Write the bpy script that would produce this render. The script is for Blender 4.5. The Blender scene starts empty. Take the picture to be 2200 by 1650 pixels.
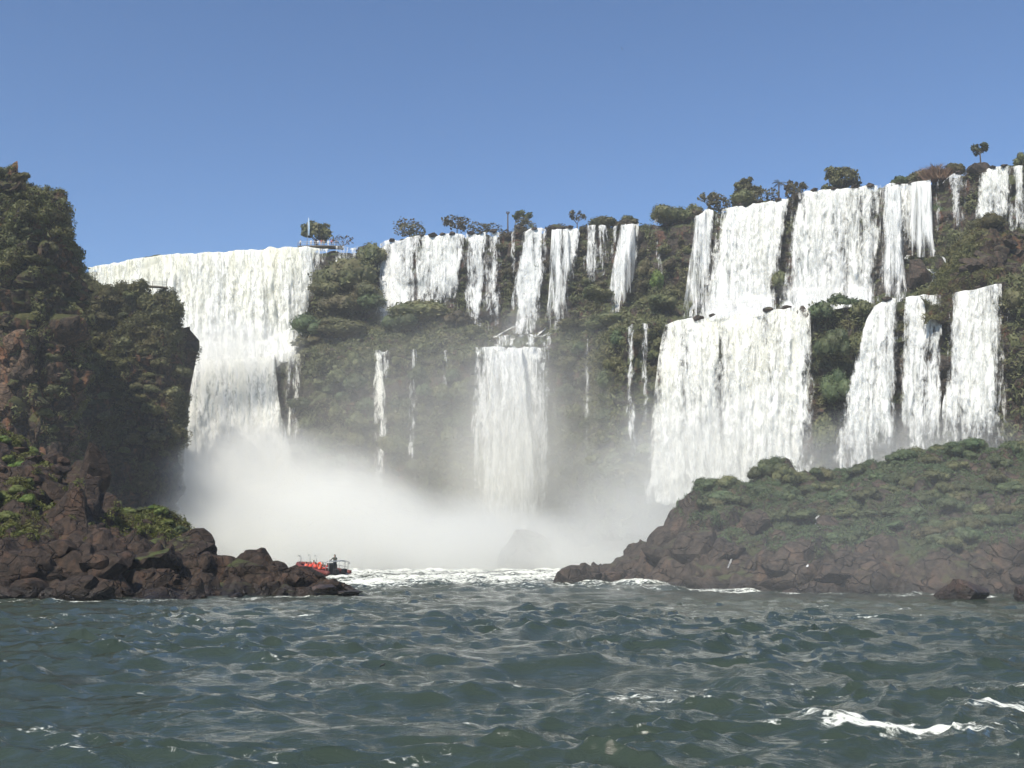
import bpy, math, random
import numpy as np
from mathutils import Vector, Matrix

# ------------------------------------------------------------------ camera, sky, sun, exposure
scene = bpy.context.scene
COL = scene.collection
F = 1100.0 / math.tan(math.radians(25.0))        # focal length in photo pixels (2200 wide)
HOR = 1190.0
TH = math.atan((HOR - 825.0) / F)
CAMZ = 2.5
cam_d = bpy.data.cameras.new('camera')
cam_d.sensor_fit = 'HORIZONTAL'
cam_d.angle = math.radians(50.0)
cam_d.clip_start = 0.2
cam_d.clip_end = 5000.0
cam = bpy.data.objects.new('camera', cam_d)
cam.location = (0, 0, CAMZ)
cam.rotation_euler = (math.radians(90) + TH, 0, 0)
COL.objects.link(cam)
scene.camera = cam

SUN_EL = math.radians(47.0)
SUN_AZ = math.atan2(-0.46, -0.82)                # from +Y towards +X
to_sun = Vector((math.sin(SUN_AZ) * math.cos(SUN_EL), math.cos(SUN_AZ) * math.cos(SUN_EL), math.sin(SUN_EL)))
world = bpy.data.worlds.new('World')
scene.world = world
world.use_nodes = True
wn = world.node_tree
wn.nodes.clear()
sky = wn.nodes.new('ShaderNodeTexSky')
sky.sky_type = 'NISHITA'
sky.sun_disc = False
sky.sun_elevation = SUN_EL
sky.sun_rotation = SUN_AZ
sky.altitude = 200.0
sky.air_density = 0.9
sky.dust_density = 0.0
sky.ozone_density = 6.0
bg = wn.nodes.new('ShaderNodeBackground')
bg.inputs['Strength'].default_value = 0.105
wo = wn.nodes.new('ShaderNodeOutputWorld')
wn.links.new(sky.outputs[0], bg.inputs[0])
wn.links.new(bg.outputs[0], wo.inputs[0])
sun_d = bpy.data.lights.new('sun', 'SUN')
sun_d.energy = 4.3
sun_d.angle = math.radians(0.5)
sun_d.color = (1.0, 0.94, 0.82)
sun = bpy.data.objects.new('sun', sun_d)
sun.rotation_euler = to_sun.to_track_quat('Z', 'Y').to_euler()
sun.location = (0, 0, 200)
COL.objects.link(sun)
vs = scene.view_settings
vs.view_transform = 'Standard'
vs.look = 'None'
vs.exposure = 0.5
vs.gamma = 1.0
vs.use_curve_mapping = False
cy = scene.cycles
cy.use_denoising = True
cy.max_bounces = 16
cy.diffuse_bounces = 3
cy.glossy_bounces = 3
cy.transmission_bounces = 3
cy.transparent_max_bounces = 24
cy.volume_bounces = 14
cy.use_adaptive_sampling = True
cy.adaptive_threshold = 0.03
cy.volume_step_rate = 1.0
cy.volume_max_steps = 128
cy.caustics_reflective = False
cy.caustics_refractive = False
cy.sample_clamp_indirect = 6.0

random.seed(7)
RNG = np.random.default_rng(11)

# ------------------------------------------------------------------ geometry helpers
CT, ST = math.cos(TH), math.sin(TH)


def P(px, py, d):
    """world point seen at photo pixel (px, py) at forward distance d"""
    px, py, d = np.broadcast_arrays(np.asarray(px, float), np.asarray(py, float), np.asarray(d, float))
    X = (px - 1100.0) / F
    Y = (825.0 - py) / F
    dy = CT - Y * ST
    dz = ST + Y * CT
    return np.stack([d * X / dy, d, CAMZ + d * dz / dy], -1)


def PZ(px, z, d):
    px, z, d = np.broadcast_arrays(np.asarray(px, float), np.asarray(z, float), np.asarray(d, float))
    t = (z - CAMZ) / d
    Y = (t * CT - ST) / (CT + t * ST)
    X = (px - 1100.0) / F
    return np.stack([d * X / (CT - Y * ST), d, z], -1)


def dist_for(py, z):
    """forward distance at which height z is seen on photo row py"""
    Y = (825.0 - np.asarray(py, float)) / F
    return (z - CAMZ) * (CT - Y * ST) / (ST + Y * CT)


def project(p):
    q = p - np.array([0, 0, CAMZ])
    fw = q[..., 1] * CT + q[..., 2] * ST
    up = -q[..., 1] * ST + q[..., 2] * CT
    return 1100.0 + F * q[..., 0] / fw, 825.0 - F * up / fw


def curve(pts):
    xs = np.array([p[0] for p in pts], float)
    ys = np.array([p[1] for p in pts], float)
    return lambda x: np.interp(x, xs, ys)


def _h(ix, iy, iz, s):
    with np.errstate(over='ignore'):
        h = (ix.astype(np.int64) * 374761393 + iy.astype(np.int64) * 668265263 + iz.astype(np.int64) * 2147483647 + s * 974634777).astype(np.uint64)
        h = (h ^ (h >> np.uint64(13))) * np.uint64(1274126177)
        h = h ^ (h >> np.uint64(16))
        h = h * np.uint64(2246822519)
        h = h ^ (h >> np.uint64(15))
    return (h & np.uint64(0xFFFFFF)).astype(np.float64) / float(0xFFFFFF)


def noise3(p, s=0):
    """smooth value noise about -1..1"""
    i = np.floor(p).astype(np.int64)
    f = p - i
    w = f * f * f * (f * (f * 6 - 15) + 10)
    out = 0.0
    for a in (0, 1):
        wx = w[..., 0] if a else 1 - w[..., 0]
        for b in (0, 1):
            wy = w[..., 1] if b else 1 - w[..., 1]
            for c in (0, 1):
                wz = w[..., 2] if c else 1 - w[..., 2]
                out = out + wx * wy * wz * _h(i[..., 0] + a, i[..., 1] + b, i[..., 2] + c, s)
    return out * 2 - 1


def fbm(p, octs=4, s=0, gain=0.5):
    a, t, n = 1.0, 0.0, 0.0
    for k in range(octs):
        n = n + a * noise3(p * (2.03 ** k) + 17.3 * k, s + k)
        t += a
        a *= gain
    return n / t


def cells(p, s=0):
    """nearest jittered cell: F1, F2-F1, three random values, vector to the cell's point"""
    i = np.floor(p).astype(np.int64)
    sh = p.shape[:-1]
    f1 = np.full(sh, 9e9)
    f2 = np.full(sh, 9e9)
    r = np.zeros(sh + (3,))
    v = np.zeros(sh + (3,))
    for a in (-1, 0, 1):
        for b in (-1, 0, 1):
            for c in (-1, 0, 1):
                jx, jy, jz = i[..., 0] + a, i[..., 1] + b, i[..., 2] + c
                q = np.stack([jx + _h(jx, jy, jz, s), jy + _h(jx, jy, jz, s + 1), jz + _h(jx, jy, jz, s + 2)], -1)
                dv = p - q
                dd = np.sqrt((dv ** 2).sum(-1))
                near = dd < f1
                f2 = np.where(near, f1, np.minimum(f2, dd))
                f1 = np.where(near, dd, f1)
                rr = np.stack([_h(jx, jy, jz, s + 3), _h(jx, jy, jz, s + 4), _h(jx, jy, jz, s + 5)], -1)
                r = np.where(near[..., None], rr, r)
                v = np.where(near[..., None], dv, v)
    return f1, f2 - f1, r, v


def smooth(e0, e1, x):
    t = np.clip((x - e0) / (e1 - e0), 0, 1)
    return t * t * (3 - 2 * t)


# ------------------------------------------------------------------ object helpers
def mesh_np(name, v, f, smooth_shade=True, mats=(), mi=None):
    """mesh from numpy vertices and an (n, 3) or (n, 4) face array"""
    me = bpy.data.meshes.new(name)
    v = np.ascontiguousarray(v, dtype=np.float32).reshape(-1, 3)
    f = np.ascontiguousarray(f, dtype=np.int32)
    k = f.shape[1]
    me.vertices.add(len(v))
    me.vertices.foreach_set('co', v.ravel())
    me.loops.add(f.size)
    me.loops.foreach_set('vertex_index', f.ravel())
    me.polygons.add(len(f))
    me.polygons.foreach_set('loop_start', np.arange(0, f.size, k, dtype=np.int32))
    me.polygons.foreach_set('loop_total', np.full(len(f), k, dtype=np.int32))
    for m in mats:
        me.materials.append(m)
    if mi is not None:
        me.polygons.foreach_set('material_index', np.asarray(mi, dtype=np.int32))
    me.polygons.foreach_set('use_smooth', np.full(len(f), smooth_shade, dtype=bool))
    me.update(calc_edges=True)
    return me


def fattr(me, name, vals):
    a = me.attributes.new(name, 'FLOAT', 'POINT')
    a.data.foreach_set('value', np.ascontiguousarray(vals, dtype=np.float32).ravel())


def add(name, me, parent=None, label=None, cat=None, group=None, kind=None, loc=None):
    o = bpy.data.objects.new(name, me)
    COL.objects.link(o)
    if parent is not None:
        o.parent = parent
    if loc is not None:
        o.location = [float(c) for c in loc]
    if label:
        o['label'] = label
    if cat:
        o['category'] = cat
    if group:
        o['group'] = group
    if kind:
        o['kind'] = kind
    return o


def grid_faces(nr, nc, flip=False):
    i = np.arange(nr * nc).reshape(nr, nc)
    q = np.stack([i[:-1, :-1], i[:-1, 1:], i[1:, 1:], i[1:, :-1]], -1).reshape(-1, 4)
    return q[:, ::-1] if flip else q


def grid_normals(g):
    du = np.gradient(g, axis=1)
    dv = np.gradient(g, axis=0)
    n = np.cross(du, dv)
    n /= np.linalg.norm(n, axis=-1, keepdims=True) + 1e-9
    return n


class MB:
    """collects boxes, tubes and lumps into one mesh"""
    def __init__(self):
        self.v, self.f, self.m = [], [], []
        self.n = 0

    def raw(self, v, f, mi=0):
        v = np.asarray(v, float).reshape(-1, 3)
        self.v.append(v)
        for q in f:
            self.f.append([i + self.n for i in q])
            self.m.append(mi)
        self.n += len(v)

    def box(self, c, s, mi=0, rz=0.0):
        x, y, z = [k / 2 for k in s]
        v = np.array([[a * x, b * y, e * z] for e in (-1, 1) for b in (-1, 1) for a in (-1, 1)])
        ca, sa = math.cos(rz), math.sin(rz)
        v = v @ np.array([[ca, sa, 0], [-sa, ca, 0], [0, 0, 1]])
        self.raw(v + np.array(c), [(0, 2, 3, 1), (4, 5, 7, 6), (0, 1, 5, 4), (2, 6, 7, 3), (0, 4, 6, 2), (1, 3, 7, 5)], mi)

    def tube(self, pts, rads, n=6, mi=0, cap=True):
        pts = [np.asarray(p, float) for p in pts]
        if np.isscalar(rads):
            rads = [rads] * len(pts)
        rings = []
        for k, p in enumerate(pts):
            t = pts[min(k + 1, len(pts) - 1)] - pts[max(k - 1, 0)]
            t = t / (np.linalg.norm(t) + 1e-9)
            a = np.cross(t, [0.31, 0.17, 0.93] if abs(t[2]) < 0.9 else [1, 0, 0])
            a /= np.linalg.norm(a)
            b = np.cross(t, a)
            an = np.arange(n) * 2 * math.pi / n
            rings.append(p + rads[k] * (np.cos(an)[:, None] * a + np.sin(an)[:, None] * b))
        f = []
        for k in range(len(pts) - 1):
            for j in range(n):
                f.append((k * n + j, k * n + (j + 1) % n, (k + 1) * n + (j + 1) % n, (k + 1) * n + j))
        if cap:
            f.append(tuple(range(n))[::-1])
            f.append(tuple((len(pts) - 1) * n + j for j in range(n)))
        self.raw(np.concatenate(rings), f, mi)

    def mesh(self, name, mats, smooth_shade=False):
        me = bpy.data.meshes.new(name)
        me.from_pydata(np.concatenate(self.v).tolist(), [], self.f)
        for m in mats:
            me.materials.append(m)
        me.polygons.foreach_set('material_index', np.array(self.m, dtype=np.int32))
        me.polygons.foreach_set('use_smooth', np.full(len(self.f), smooth_shade, dtype=bool))
        me.update()
        return me


# ------------------------------------------------------------------ materials
def new_mat(name):
    m = bpy.data.materials.new(name)
    m.use_nodes = True
    m.node_tree.nodes.clear()
    return m, m.node_tree.nodes, m.node_tree.links


class NT:
    """short-hand for node graphs"""
    def __init__(self, m):
        self.nt = m.node_tree

    def node(self, t, **kw):
        n = self.nt.nodes.new(t)
        for k, v in kw.items():
            setattr(n, k, v)
        return n

    def link(self, a, b):
        self.nt.links.new(a, b)

    def put(self, sock, val):
        if isinstance(val, bpy.types.NodeSocket):
            self.link(val, sock)
        elif val is not None:
            sock.default_value = val

    def math(self, op, a, b=None, c=None, clamp=False):
        n = self.node('ShaderNodeMath', operation=op, use_clamp=clamp)
        self.put(n.inputs[0], a)
        if b is not None:
            self.put(n.inputs[1], b)
        if c is not None:
            self.put(n.inputs[2], c)
        return n.outputs[0]

    def mixc(self, fac, a, b):
        n = self.node('ShaderNodeMix', data_type='RGBA')
        self.put(n.inputs[0], fac)
        self.put(n.inputs[6], a)
        self.put(n.inputs[7], b)
        return n.outputs[2]

    def ramp(self, x, lo, hi):
        n = self.node('ShaderNodeMapRange', interpolation_type='SMOOTHSTEP')
        self.put(n.inputs[0], x)
        n.inputs[1].default_value = lo
        n.inputs[2].default_value = hi
        return n.outputs[0]

    def noise(self, vec, scale, detail=3.0, rough=0.55, dist=0.0):
        n = self.node('ShaderNodeTexNoise')
        self.put(n.inputs['Vector'], vec)
        n.inputs['Scale'].default_value = scale
        n.inputs['Detail'].default_value = detail
        n.inputs['Roughness'].default_value = rough
        n.inputs['Distortion'].default_value = dist
        return n.outputs[0]

    def scaled(self, vec, s):
        n = self.node('ShaderNodeMapping')
        self.put(n.inputs['Vector'], vec)
        n.inputs['Scale'].default_value = s
        return n.outputs[0]

    def out(self, surf=None, vol=None):
        n = self.node('ShaderNodeOutputMaterial')
        if surf is not None:
            self.link(surf, n.inputs['Surface'])
        if vol is not None:
            self.link(vol, n.inputs['Volume'])


def rgba(c):
    return (c[0], c[1], c[2], 1.0)


def simple_mat(name, col, rough=0.6, metal=0.0, var=0.15):
    m, _, _ = new_mat(name)
    t = NT(m)
    tc = t.node('ShaderNodeTexCoord').outputs['Object']
    n = t.noise(tc, 9.0, 3)
    c = t.mixc(n, rgba([k * (1 - var) for k in col]), rgba([min(1, k * (1 + var)) for k in col]))
    b = t.node('ShaderNodeBsdfPrincipled')
    t.put(b.inputs['Base Color'], c)
    b.inputs['Roughness'].default_value = rough
    b.inputs['Metallic'].default_value = metal
    t.out(b.outputs[0])
    return m


def rock_mat(name, dark, mid, red, moss, moss_amt, red_amt=0.5, scale=1.0, wet=False):
    m, _, _ = new_mat(name)
    t = NT(m)
    pos = t.node('ShaderNodeNewGeometry')
    p = pos.outputs['Position']
    n1 = t.noise(p, 0.22 * scale, 5, 0.6, 0.4)
    n2 = t.noise(p, 1.7 * scale, 6, 0.65)
    n3 = t.noise(t.scaled(p, (1.0, 1.0, 0.22)), 0.55 * scale, 4, 0.6, 0.3)
    n4 = t.noise(p, 0.11 * scale, 4, 0.6)
    c = t.mixc(t.ramp(n2, 0.36, 0.66), rgba(dark), rgba(mid))
    c = t.mixc(t.math('MULTIPLY', t.ramp(n3, 0.52, 0.66), red_amt), c, rgba(red))
    c = t.mixc(t.math('MULTIPLY', t.ramp(n1, 0.6, 0.72), 0.45), c, rgba([k * 1.7 for k in mid]))
    sep = t.node('ShaderNodeSeparateXYZ')
    t.link(pos.outputs['Normal'], sep.inputs[0])
    up = t.math('MULTIPLY_ADD', sep.outputs[2], 0.22, n4)
    up = t.math('MULTIPLY_ADD', t.math('SUBTRACT', n2, 0.5), 0.35, up)
    mm = t.ramp(up, 0.62 - moss_amt, 0.74 - moss_amt)
    mc = t.mixc(n2, rgba([k * 0.55 for k in moss]), rgba([k * 1.35 for k in moss]))
    c = t.mixc(t.math('MULTIPLY', mm, 0.9), c, mc)
    # joints in the rock: thin dark lines, uneven and broken
    wv = t.node('ShaderNodeVectorMath', operation='ADD')
    t.link(t.scaled(p, (1.0, 1.0, 1.5)), wv.inputs[0])
    nv = t.node('ShaderNodeTexNoise')
    t.link(p, nv.inputs['Vector'])
    nv.inputs['Scale'].default_value = 0.7 * scale
    nv.inputs['Detail'].default_value = 4.0
    t.link(nv.outputs['Color'], wv.inputs[1])
    vo = t.node('ShaderNodeTexVoronoi', feature='DISTANCE_TO_EDGE')
    t.link(wv.outputs[0], vo.inputs['Vector'])
    vo.inputs['Scale'].default_value = 0.62 * scale
    crack = t.math('MAXIMUM', t.ramp(vo.outputs['Distance'], 0.0, 0.06), t.ramp(n1, 0.5, 0.56))
    c = t.mixc(t.math('MULTIPLY', t.math('SUBTRACT', 1.0, crack), 0.6), c, rgba([k * 0.5 for k in dark]))
    ps = t.node('ShaderNodeSeparateXYZ')
    t.link(p, ps.inputs[0])
    wl = t.ramp(t.math('MULTIPLY_ADD', n1, 1.6, t.math('MULTIPLY', ps.outputs[2], -1.0)), 0.05, 0.55)
    c = t.mixc(t.math('MULTIPLY', wl, 0.62), c, rgba((0.012, 0.011, 0.010)))
    bsdf = t.node('ShaderNodeBsdfPrincipled')
    t.put(bsdf.inputs['Base Color'], c)
    rgh = 0.55 if wet else 0.85
    t.put(bsdf.inputs['Roughness'], t.math('MULTIPLY_ADD', wl, 0.25 - rgh, rgh))
    bsdf.inputs['Specular IOR Level'].default_value = 0.5 if wet else 0.25
    bump = t.node('ShaderNodeBump')
    bump.inputs['Strength'].default_value = 0.9
    bump.inputs['Distance'].default_value = 0.35 / scale
    t.put(bump.inputs['Height'], t.math('MULTIPLY_ADD', crack, 0.7, t.math('MULTIPLY_ADD', n1, 1.2, n2)))
    t.link(bump.outputs[0], bsdf.inputs['Normal'])
    t.out(bsdf.outputs[0])
    return m


def leaf_mat(name, a, b, c, transl=0.25):
    """foliage whose leaves and plants differ in tone"""
    m, _, _ = new_mat(name)
    t = NT(m)
    geo = t.node('ShaderNodeNewGeometry')
    oi = t.node('ShaderNodeObjectInfo')
    n = t.noise(geo.outputs['Position'], 0.23, 3, 0.6)
    n2 = t.noise(geo.outputs['Position'], 1.1, 2, 0.6)
    col = t.mixc(geo.outputs['Random Per Island'], rgba(a), rgba(b))
    col = t.mixc(t.math('MULTIPLY', t.ramp(n, 0.42, 0.68), 0.75), col, rgba(c))
    hs = t.node('ShaderNodeHueSaturation')
    t.put(hs.inputs['Hue'], t.math('MULTIPLY_ADD', oi.outputs['Random'], 0.05, 0.475))
    t.put(hs.inputs['Value'], t.math('MULTIPLY_ADD', n2, 0.9, t.math('MULTIPLY_ADD', oi.outputs['Random'], 0.5, 0.35)))
    hs.inputs['Saturation'].default_value = 0.95
    t.put(hs.inputs['Color'], col)
    d = t.node('ShaderNodeBsdfPrincipled')
    t.link(hs.outputs[0], d.inputs['Base Color'])
    d.inputs['Roughness'].default_value = 0.6
    d.inputs['Specular IOR Level'].default_value = 0.25
    tr = t.node('ShaderNodeBsdfTranslucent')
    t.link(hs.outputs[0], tr.inputs['Color'])
    mx = t.node('ShaderNodeMixShader')
    mx.inputs[0].default_value = transl
    t.link(d.outputs[0], mx.inputs[1])
    t.link(tr.outputs[0], mx.inputs[2])
    t.out(mx.outputs[0])
    return m


M = {}
M['basalt'] = rock_mat('wet_basalt', (0.03, 0.025, 0.021), (0.075, 0.06, 0.048), (0.14, 0.062, 0.04), (0.062, 0.072, 0.03), 0.08, 0.6)
M['cliff_near'] = rock_mat('brown_cliff', (0.02, 0.015, 0.012), (0.075, 0.05, 0.034), (0.20, 0.09, 0.045), (0.05, 0.055, 0.018), 0.05, 0.6)
M['bank'] = rock_mat('brown_bank_rock', (0.018, 0.013, 0.010), (0.050, 0.034, 0.025), (0.095, 0.054, 0.034), (0.06, 0.075, 0.022), -0.14, 0.55, 1.5)
M['tan_rock'] = rock_mat('tan_cliff_rock', (0.05, 0.033, 0.024), (0.17, 0.11, 0.07), (0.26, 0.12, 0.06), (0.06, 0.06, 0.02), -0.3, 0.8, 1.2)
M['islet'] = rock_mat('islet_rock', (0.032, 0.026, 0.021), (0.08, 0.06, 0.046), (0.125, 0.082, 0.058), (0.06, 0.068, 0.03), -0.09, 0.6, 1.3)
M['boulder'] = rock_mat('boulder_rock', (0.03, 0.022, 0.018), (0.075, 0.05, 0.038), (0.12, 0.065, 0.042), (0.05, 0.06, 0.02), -0.25, 0.4, 2.4, True)
M['leaf_cliff'] = leaf_mat('cliff_foliage', (0.075, 0.086, 0.036), (0.145, 0.150, 0.064), (0.145, 0.125, 0.062))
M['leaf_near'] = leaf_mat('near_cliff_foliage', (0.058, 0.064, 0.023), (0.128, 0.125, 0.044), (0.125, 0.104, 0.042))
M['leaf_islet'] = leaf_mat('islet_foliage', (0.055, 0.080, 0.037), (0.105, 0.13, 0.058), (0.095, 0.10, 0.05))
M['leaf_dry'] = leaf_mat('dry_foliage', (0.07, 0.06, 0.035), (0.11, 0.10, 0.05), (0.10, 0.075, 0.045))
M['leaf_bright'] = leaf_mat('bright_foliage', (0.07, 0.11, 0.02), (0.15, 0.18, 0.04), (0.12, 0.12, 0.035))
M['grass_dry'] = leaf_mat('dry_grass', (0.22, 0.15, 0.08), (0.30, 0.22, 0.12), (0.2, 0.13, 0.07))
M['bark'] = simple_mat('bark', (0.075, 0.06, 0.045), 0.9, 0, 0.4)


def fall_mat(name, white, shade, gain):
    """falling water: white threads and clots with gaps the rock shows through"""
    m, _, _ = new_mat(name)
    t = NT(m)
    uv = t.node('ShaderNodeUVMap', uv_map='flow').outputs[0]
    den = t.node('ShaderNodeAttribute', attribute_name='thick').outputs['Fac']
    threads = t.noise(t.scaled(uv, (0.85, 0.085, 1)), 1.0, 5, 0.68, 0.5)
    clots = t.noise(t.scaled(uv, (1.1, 0.40, 1)), 1.0, 5, 0.75, 0.8)
    lumps = t.noise(t.scaled(uv, (0.24, 0.045, 1)), 1.0, 3, 0.6, 0.4)
    n = t.math('MULTIPLY_ADD', threads, 0.42, t.math('MULTIPLY_ADD', clots, 0.45, t.math('MULTIPLY', lumps, 0.35)))
    a = t.math('ADD', den, t.math('MULTIPLY', t.math('SUBTRACT', n, 0.61), gain))
    a = t.ramp(a, 0.22, 0.78)
    tint = t.node('ShaderNodeAttribute', attribute_name='tint').outputs['Fac']
    c = t.mixc(t.ramp(t.math('MULTIPLY_ADD', clots, 0.6, t.math('MULTIPLY', threads, 0.4)), 0.36, 0.6), rgba(shade), rgba(white))
    c = t.mixc(t.math('MULTIPLY', tint, t.ramp(lumps, 0.35, 0.65)), c, rgba((0.80, 0.76, 0.48)))
    d = t.node('ShaderNodeBsdfDiffuse')
    t.put(d.inputs['Color'], c)
    bump = t.node('ShaderNodeBump')
    bump.inputs['Strength'].default_value = 0.55
    bump.inputs['Distance'].default_value = 0.5
    t.put(bump.inputs['Height'], t.math('ADD', threads, clots))
    t.link(bump.outputs[0], d.inputs['Normal'])
    tr = t.node('ShaderNodeBsdfTranslucent')
    t.put(tr.inputs['Color'], c)
    mx = t.node('ShaderNodeMixShader')
    mx.inputs[0].default_value = 0.22
    t.link(d.outputs[0], mx.inputs[1])
    t.link(tr.outputs[0], mx.inputs[2])
    tp = t.node('ShaderNodeBsdfTransparent')
    m2 = t.node('ShaderNodeMixShader')
    t.put(m2.inputs[0], a)
    t.link(tp.outputs[0], m2.inputs[1])
    t.link(mx.outputs[0], m2.inputs[2])
    t.out(m2.outputs[0])
    return m


M['fall'] = fall_mat('falling_water', (0.90, 0.90, 0.88), (0.62, 0.645, 0.64), 3.2)


def river_mat():
    m, _, _ = new_mat('river_water')
    t = NT(m)
    p = t.node('ShaderNodeNewGeometry').outputs['Position']
    foam = t.node('ShaderNodeAttribute', attribute_name='foam').outputs['Fac']
    fine = t.noise(t.scaled(p, (1.6, 2.2, 1.0)), 2.6, 5, 0.72, 0.8)
    lace = t.noise(t.scaled(p, (1.0, 1.7, 1.0)), 1.1, 4, 0.65, 1.2)
    fm = t.math('ADD', foam, t.math('MULTIPLY', t.math('SUBTRACT', t.math('MULTIPLY_ADD', lace, 0.45, t.math('MULTIPLY', fine, 0.55)), 0.5), 3.4))
    fm = t.ramp(fm, 0.40, 0.80)
    big = t.noise(p, 0.06, 3, 0.6)
    wc = t.mixc(big, rgba((0.026, 0.041, 0.032)), rgba((0.042, 0.053, 0.037)))
    w = t.node('ShaderNodeBsdfPrincipled')
    t.put(w.inputs['Base Color'], wc)
    w.inputs['Roughness'].default_value = 0.08
    w.inputs['IOR'].default_value = 1.333
    bump = t.node('ShaderNodeBump')
    bump.inputs['Strength'].default_value = 0.6
    bump.inputs['Distance'].default_value = 0.08
    r1 = t.noise(t.scaled(p, (1.0, 1.6, 1.0)), 2.4, 5, 0.62, 0.6)
    t.put(bump.inputs['Height'], r1)
    t.link(bump.outputs[0], w.inputs['Normal'])
    d = t.node('ShaderNodeBsdfDiffuse')
    t.put(d.inputs['Color'], t.mixc(fine, rgba((0.60, 0.62, 0.50)), rgba((0.88, 0.88, 0.84))))
    mx = t.node('ShaderNodeMixShader')
    t.put(mx.inputs[0], fm)
    t.link(w.outputs[0], mx.inputs[1])
    t.link(d.outputs[0], mx.inputs[2])
    t.out(mx.outputs[0])
    return m


M['river'] = river_mat()


def mist_mat(name, dens, power, contrast=1.0, nscale=1.3, col=(1.0, 0.995, 0.965)):
    """spray hanging in the air: thick in the middle of the plume, ragged outside"""
    m, _, _ = new_mat(name)
    t = NT(m)
    tc = t.node('ShaderNodeTexCoord').outputs['Object']
    ln = t.node('ShaderNodeVectorMath', operation='LENGTH')
    t.link(tc, ln.inputs[0])
    r = ln.outputs['Value']
    n = t.noise(tc, nscale, 4, 0.6, 0.6)
    e = t.math('SUBTRACT', 1.0, r, clamp=True)
    e = t.math('ADD', e, t.math('MULTIPLY', t.math('SUBTRACT', n, 0.5), 0.9 * contrast))
    e = t.math('MULTIPLY', t.math('MAXIMUM', e, 0.0), t.ramp(r, 1.0, 0.75))
    dd = t.math('MULTIPLY', t.math('POWER', e, power), dens)
    v = t.node('ShaderNodeVolumePrincipled')
    v.inputs['Color'].default_value = rgba(col)
    v.inputs['Anisotropy'].default_value = 0.1
    t.put(v.inputs['Density'], dd)
    t.out(vol=v.outputs[0])
    return m

# ------------------------------------------------------------------ terrain
TERR = {}


def loft(stations, subs):
    rows = []
    for a, b, n in zip(stations[:-1], stations[1:], subs):
        for k in range(n):
            rows.append(a + (b - a) * (k / n))
    rows.append(stations[-1])
    return np.stack(rows)


def soften(g, n=2):
    for _ in range(n):
        h = g.copy()
        h[1:-1] = 0.25 * g[:-2] + 0.5 * g[1:-1] + 0.25 * g[2:]
        g = h
    return g


def rocky(g, seed, cell, amp, cell2, amp2, fine, low=None, strata=0.0, inward=0.0, cap=None):
    """break a smooth surface into blocks with joints between them"""
    n = grid_normals(g)
    q = g + 0.35 * cell * np.stack([fbm(g / cell, 3, seed + k) for k in (1, 2, 3)], -1)
    disp = 0.0
    for c, a, s in ((cell, amp, seed + 10), (cell2, amp2, seed + 20)):
        f1, gap, r, v = cells(q / np.array([c, c, c * 0.75]), s)
        plane = ((r - 0.5) * v).sum(-1) * 1.8 + (r[..., 0] - 0.5)
        disp = disp + a * smooth(0.0, 0.30, gap) * (0.55 + plane) - a * 0.4
    disp = disp + fine * fbm(g * 1.6, 4, seed + 30)
    if low is not None:
        disp = disp + low[1] * fbm(g / low[0], 3, seed + 40)
    if strata:
        zz = g[..., 2] + 0.9 * fbm(g / 14.0, 2, seed + 50)
        f = zz / 3.4
        s = np.abs((f - np.floor(f)) - 0.5) * 2
        disp = disp + strata * (smooth(0.15, 0.5, s) - 0.7)
    disp = disp - inward
    if cap is not None:
        disp = cap - np.logaddexp(0, (cap - disp) / 0.4) * 0.4 if False else np.where(disp > cap, cap + 0.25 * np.tanh(disp - cap), disp)
    return g + n * disp[..., None]


def ease(g):
    h = g.copy()
    h[1:-1] = 0.25 * g[:-2] + 0.5 * g[1:-1] + 0.25 * g[2:]
    k = h.copy()
    k[:, 1:-1] = 0.25 * h[:, :-2] + 0.5 * h[:, 1:-1] + 0.25 * h[:, 2:]
    return k


def terrain(name, g, mat, label, flip=False):
    nr, nc = g.shape[:2]
    n = grid_normals(g)
    me = mesh_np(name, g, grid_faces(nr, nc, flip), True, [mat])
    try:
        me.set_sharp_from_angle(angle=math.radians(38))
    except Exception:
        pass
    o = add(name, me, label=label, kind='structure')
    px, py = project(g)
    TERR[name] = dict(g=g, n=n, px=px, py=py, obj=o)
    return o


# the long cliff the falls pour over: lower wall, sloping ledge, upper wall, plateau
ZR, ZE = 75.0, 45.0
RIM = curve([(-400, 600), (215, 570), (330, 550), (480, 541), (620, 530), (760, 531), (820, 520), (900, 507), (1000, 502), (1150, 492), (1250, 487),
             (1370, 480), (1510, 452), (1550, 445), (1690, 428), (1720, 412), (1900, 397), (1990, 392), (2040, 375), (2110, 363), (2200, 352), (2600, 300)])
EDGE = curve([(-400, 790), (380, 775), (580, 772), (640, 758), (850, 748), (1030, 745), (1190, 745), (1260, 732), (1340, 696), (1430, 692), (1640, 668),
              (1740, 655), (1930, 642), (2060, 626), (2200, 602), (2600, 560)])
BASE = curve([(-400, 770), (215, 755), (560, 748), (640, 720), (720, 680), (830, 660), (950, 655), (1050, 700), (1100, 712), (1200, 702), (1300, 668), (1400, 648),
              (1500, 665), (1560, 668), (1650, 652), (1700, 640), (1760, 636), (1870, 636), (1990, 618), (2050, 590), (2200, 560), (2600, 520)])


def d_rim(px):
    return dist_for(RIM(px), ZR)


def d_edge(px):
    return dist_for(EDGE(px), ZE)


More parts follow.
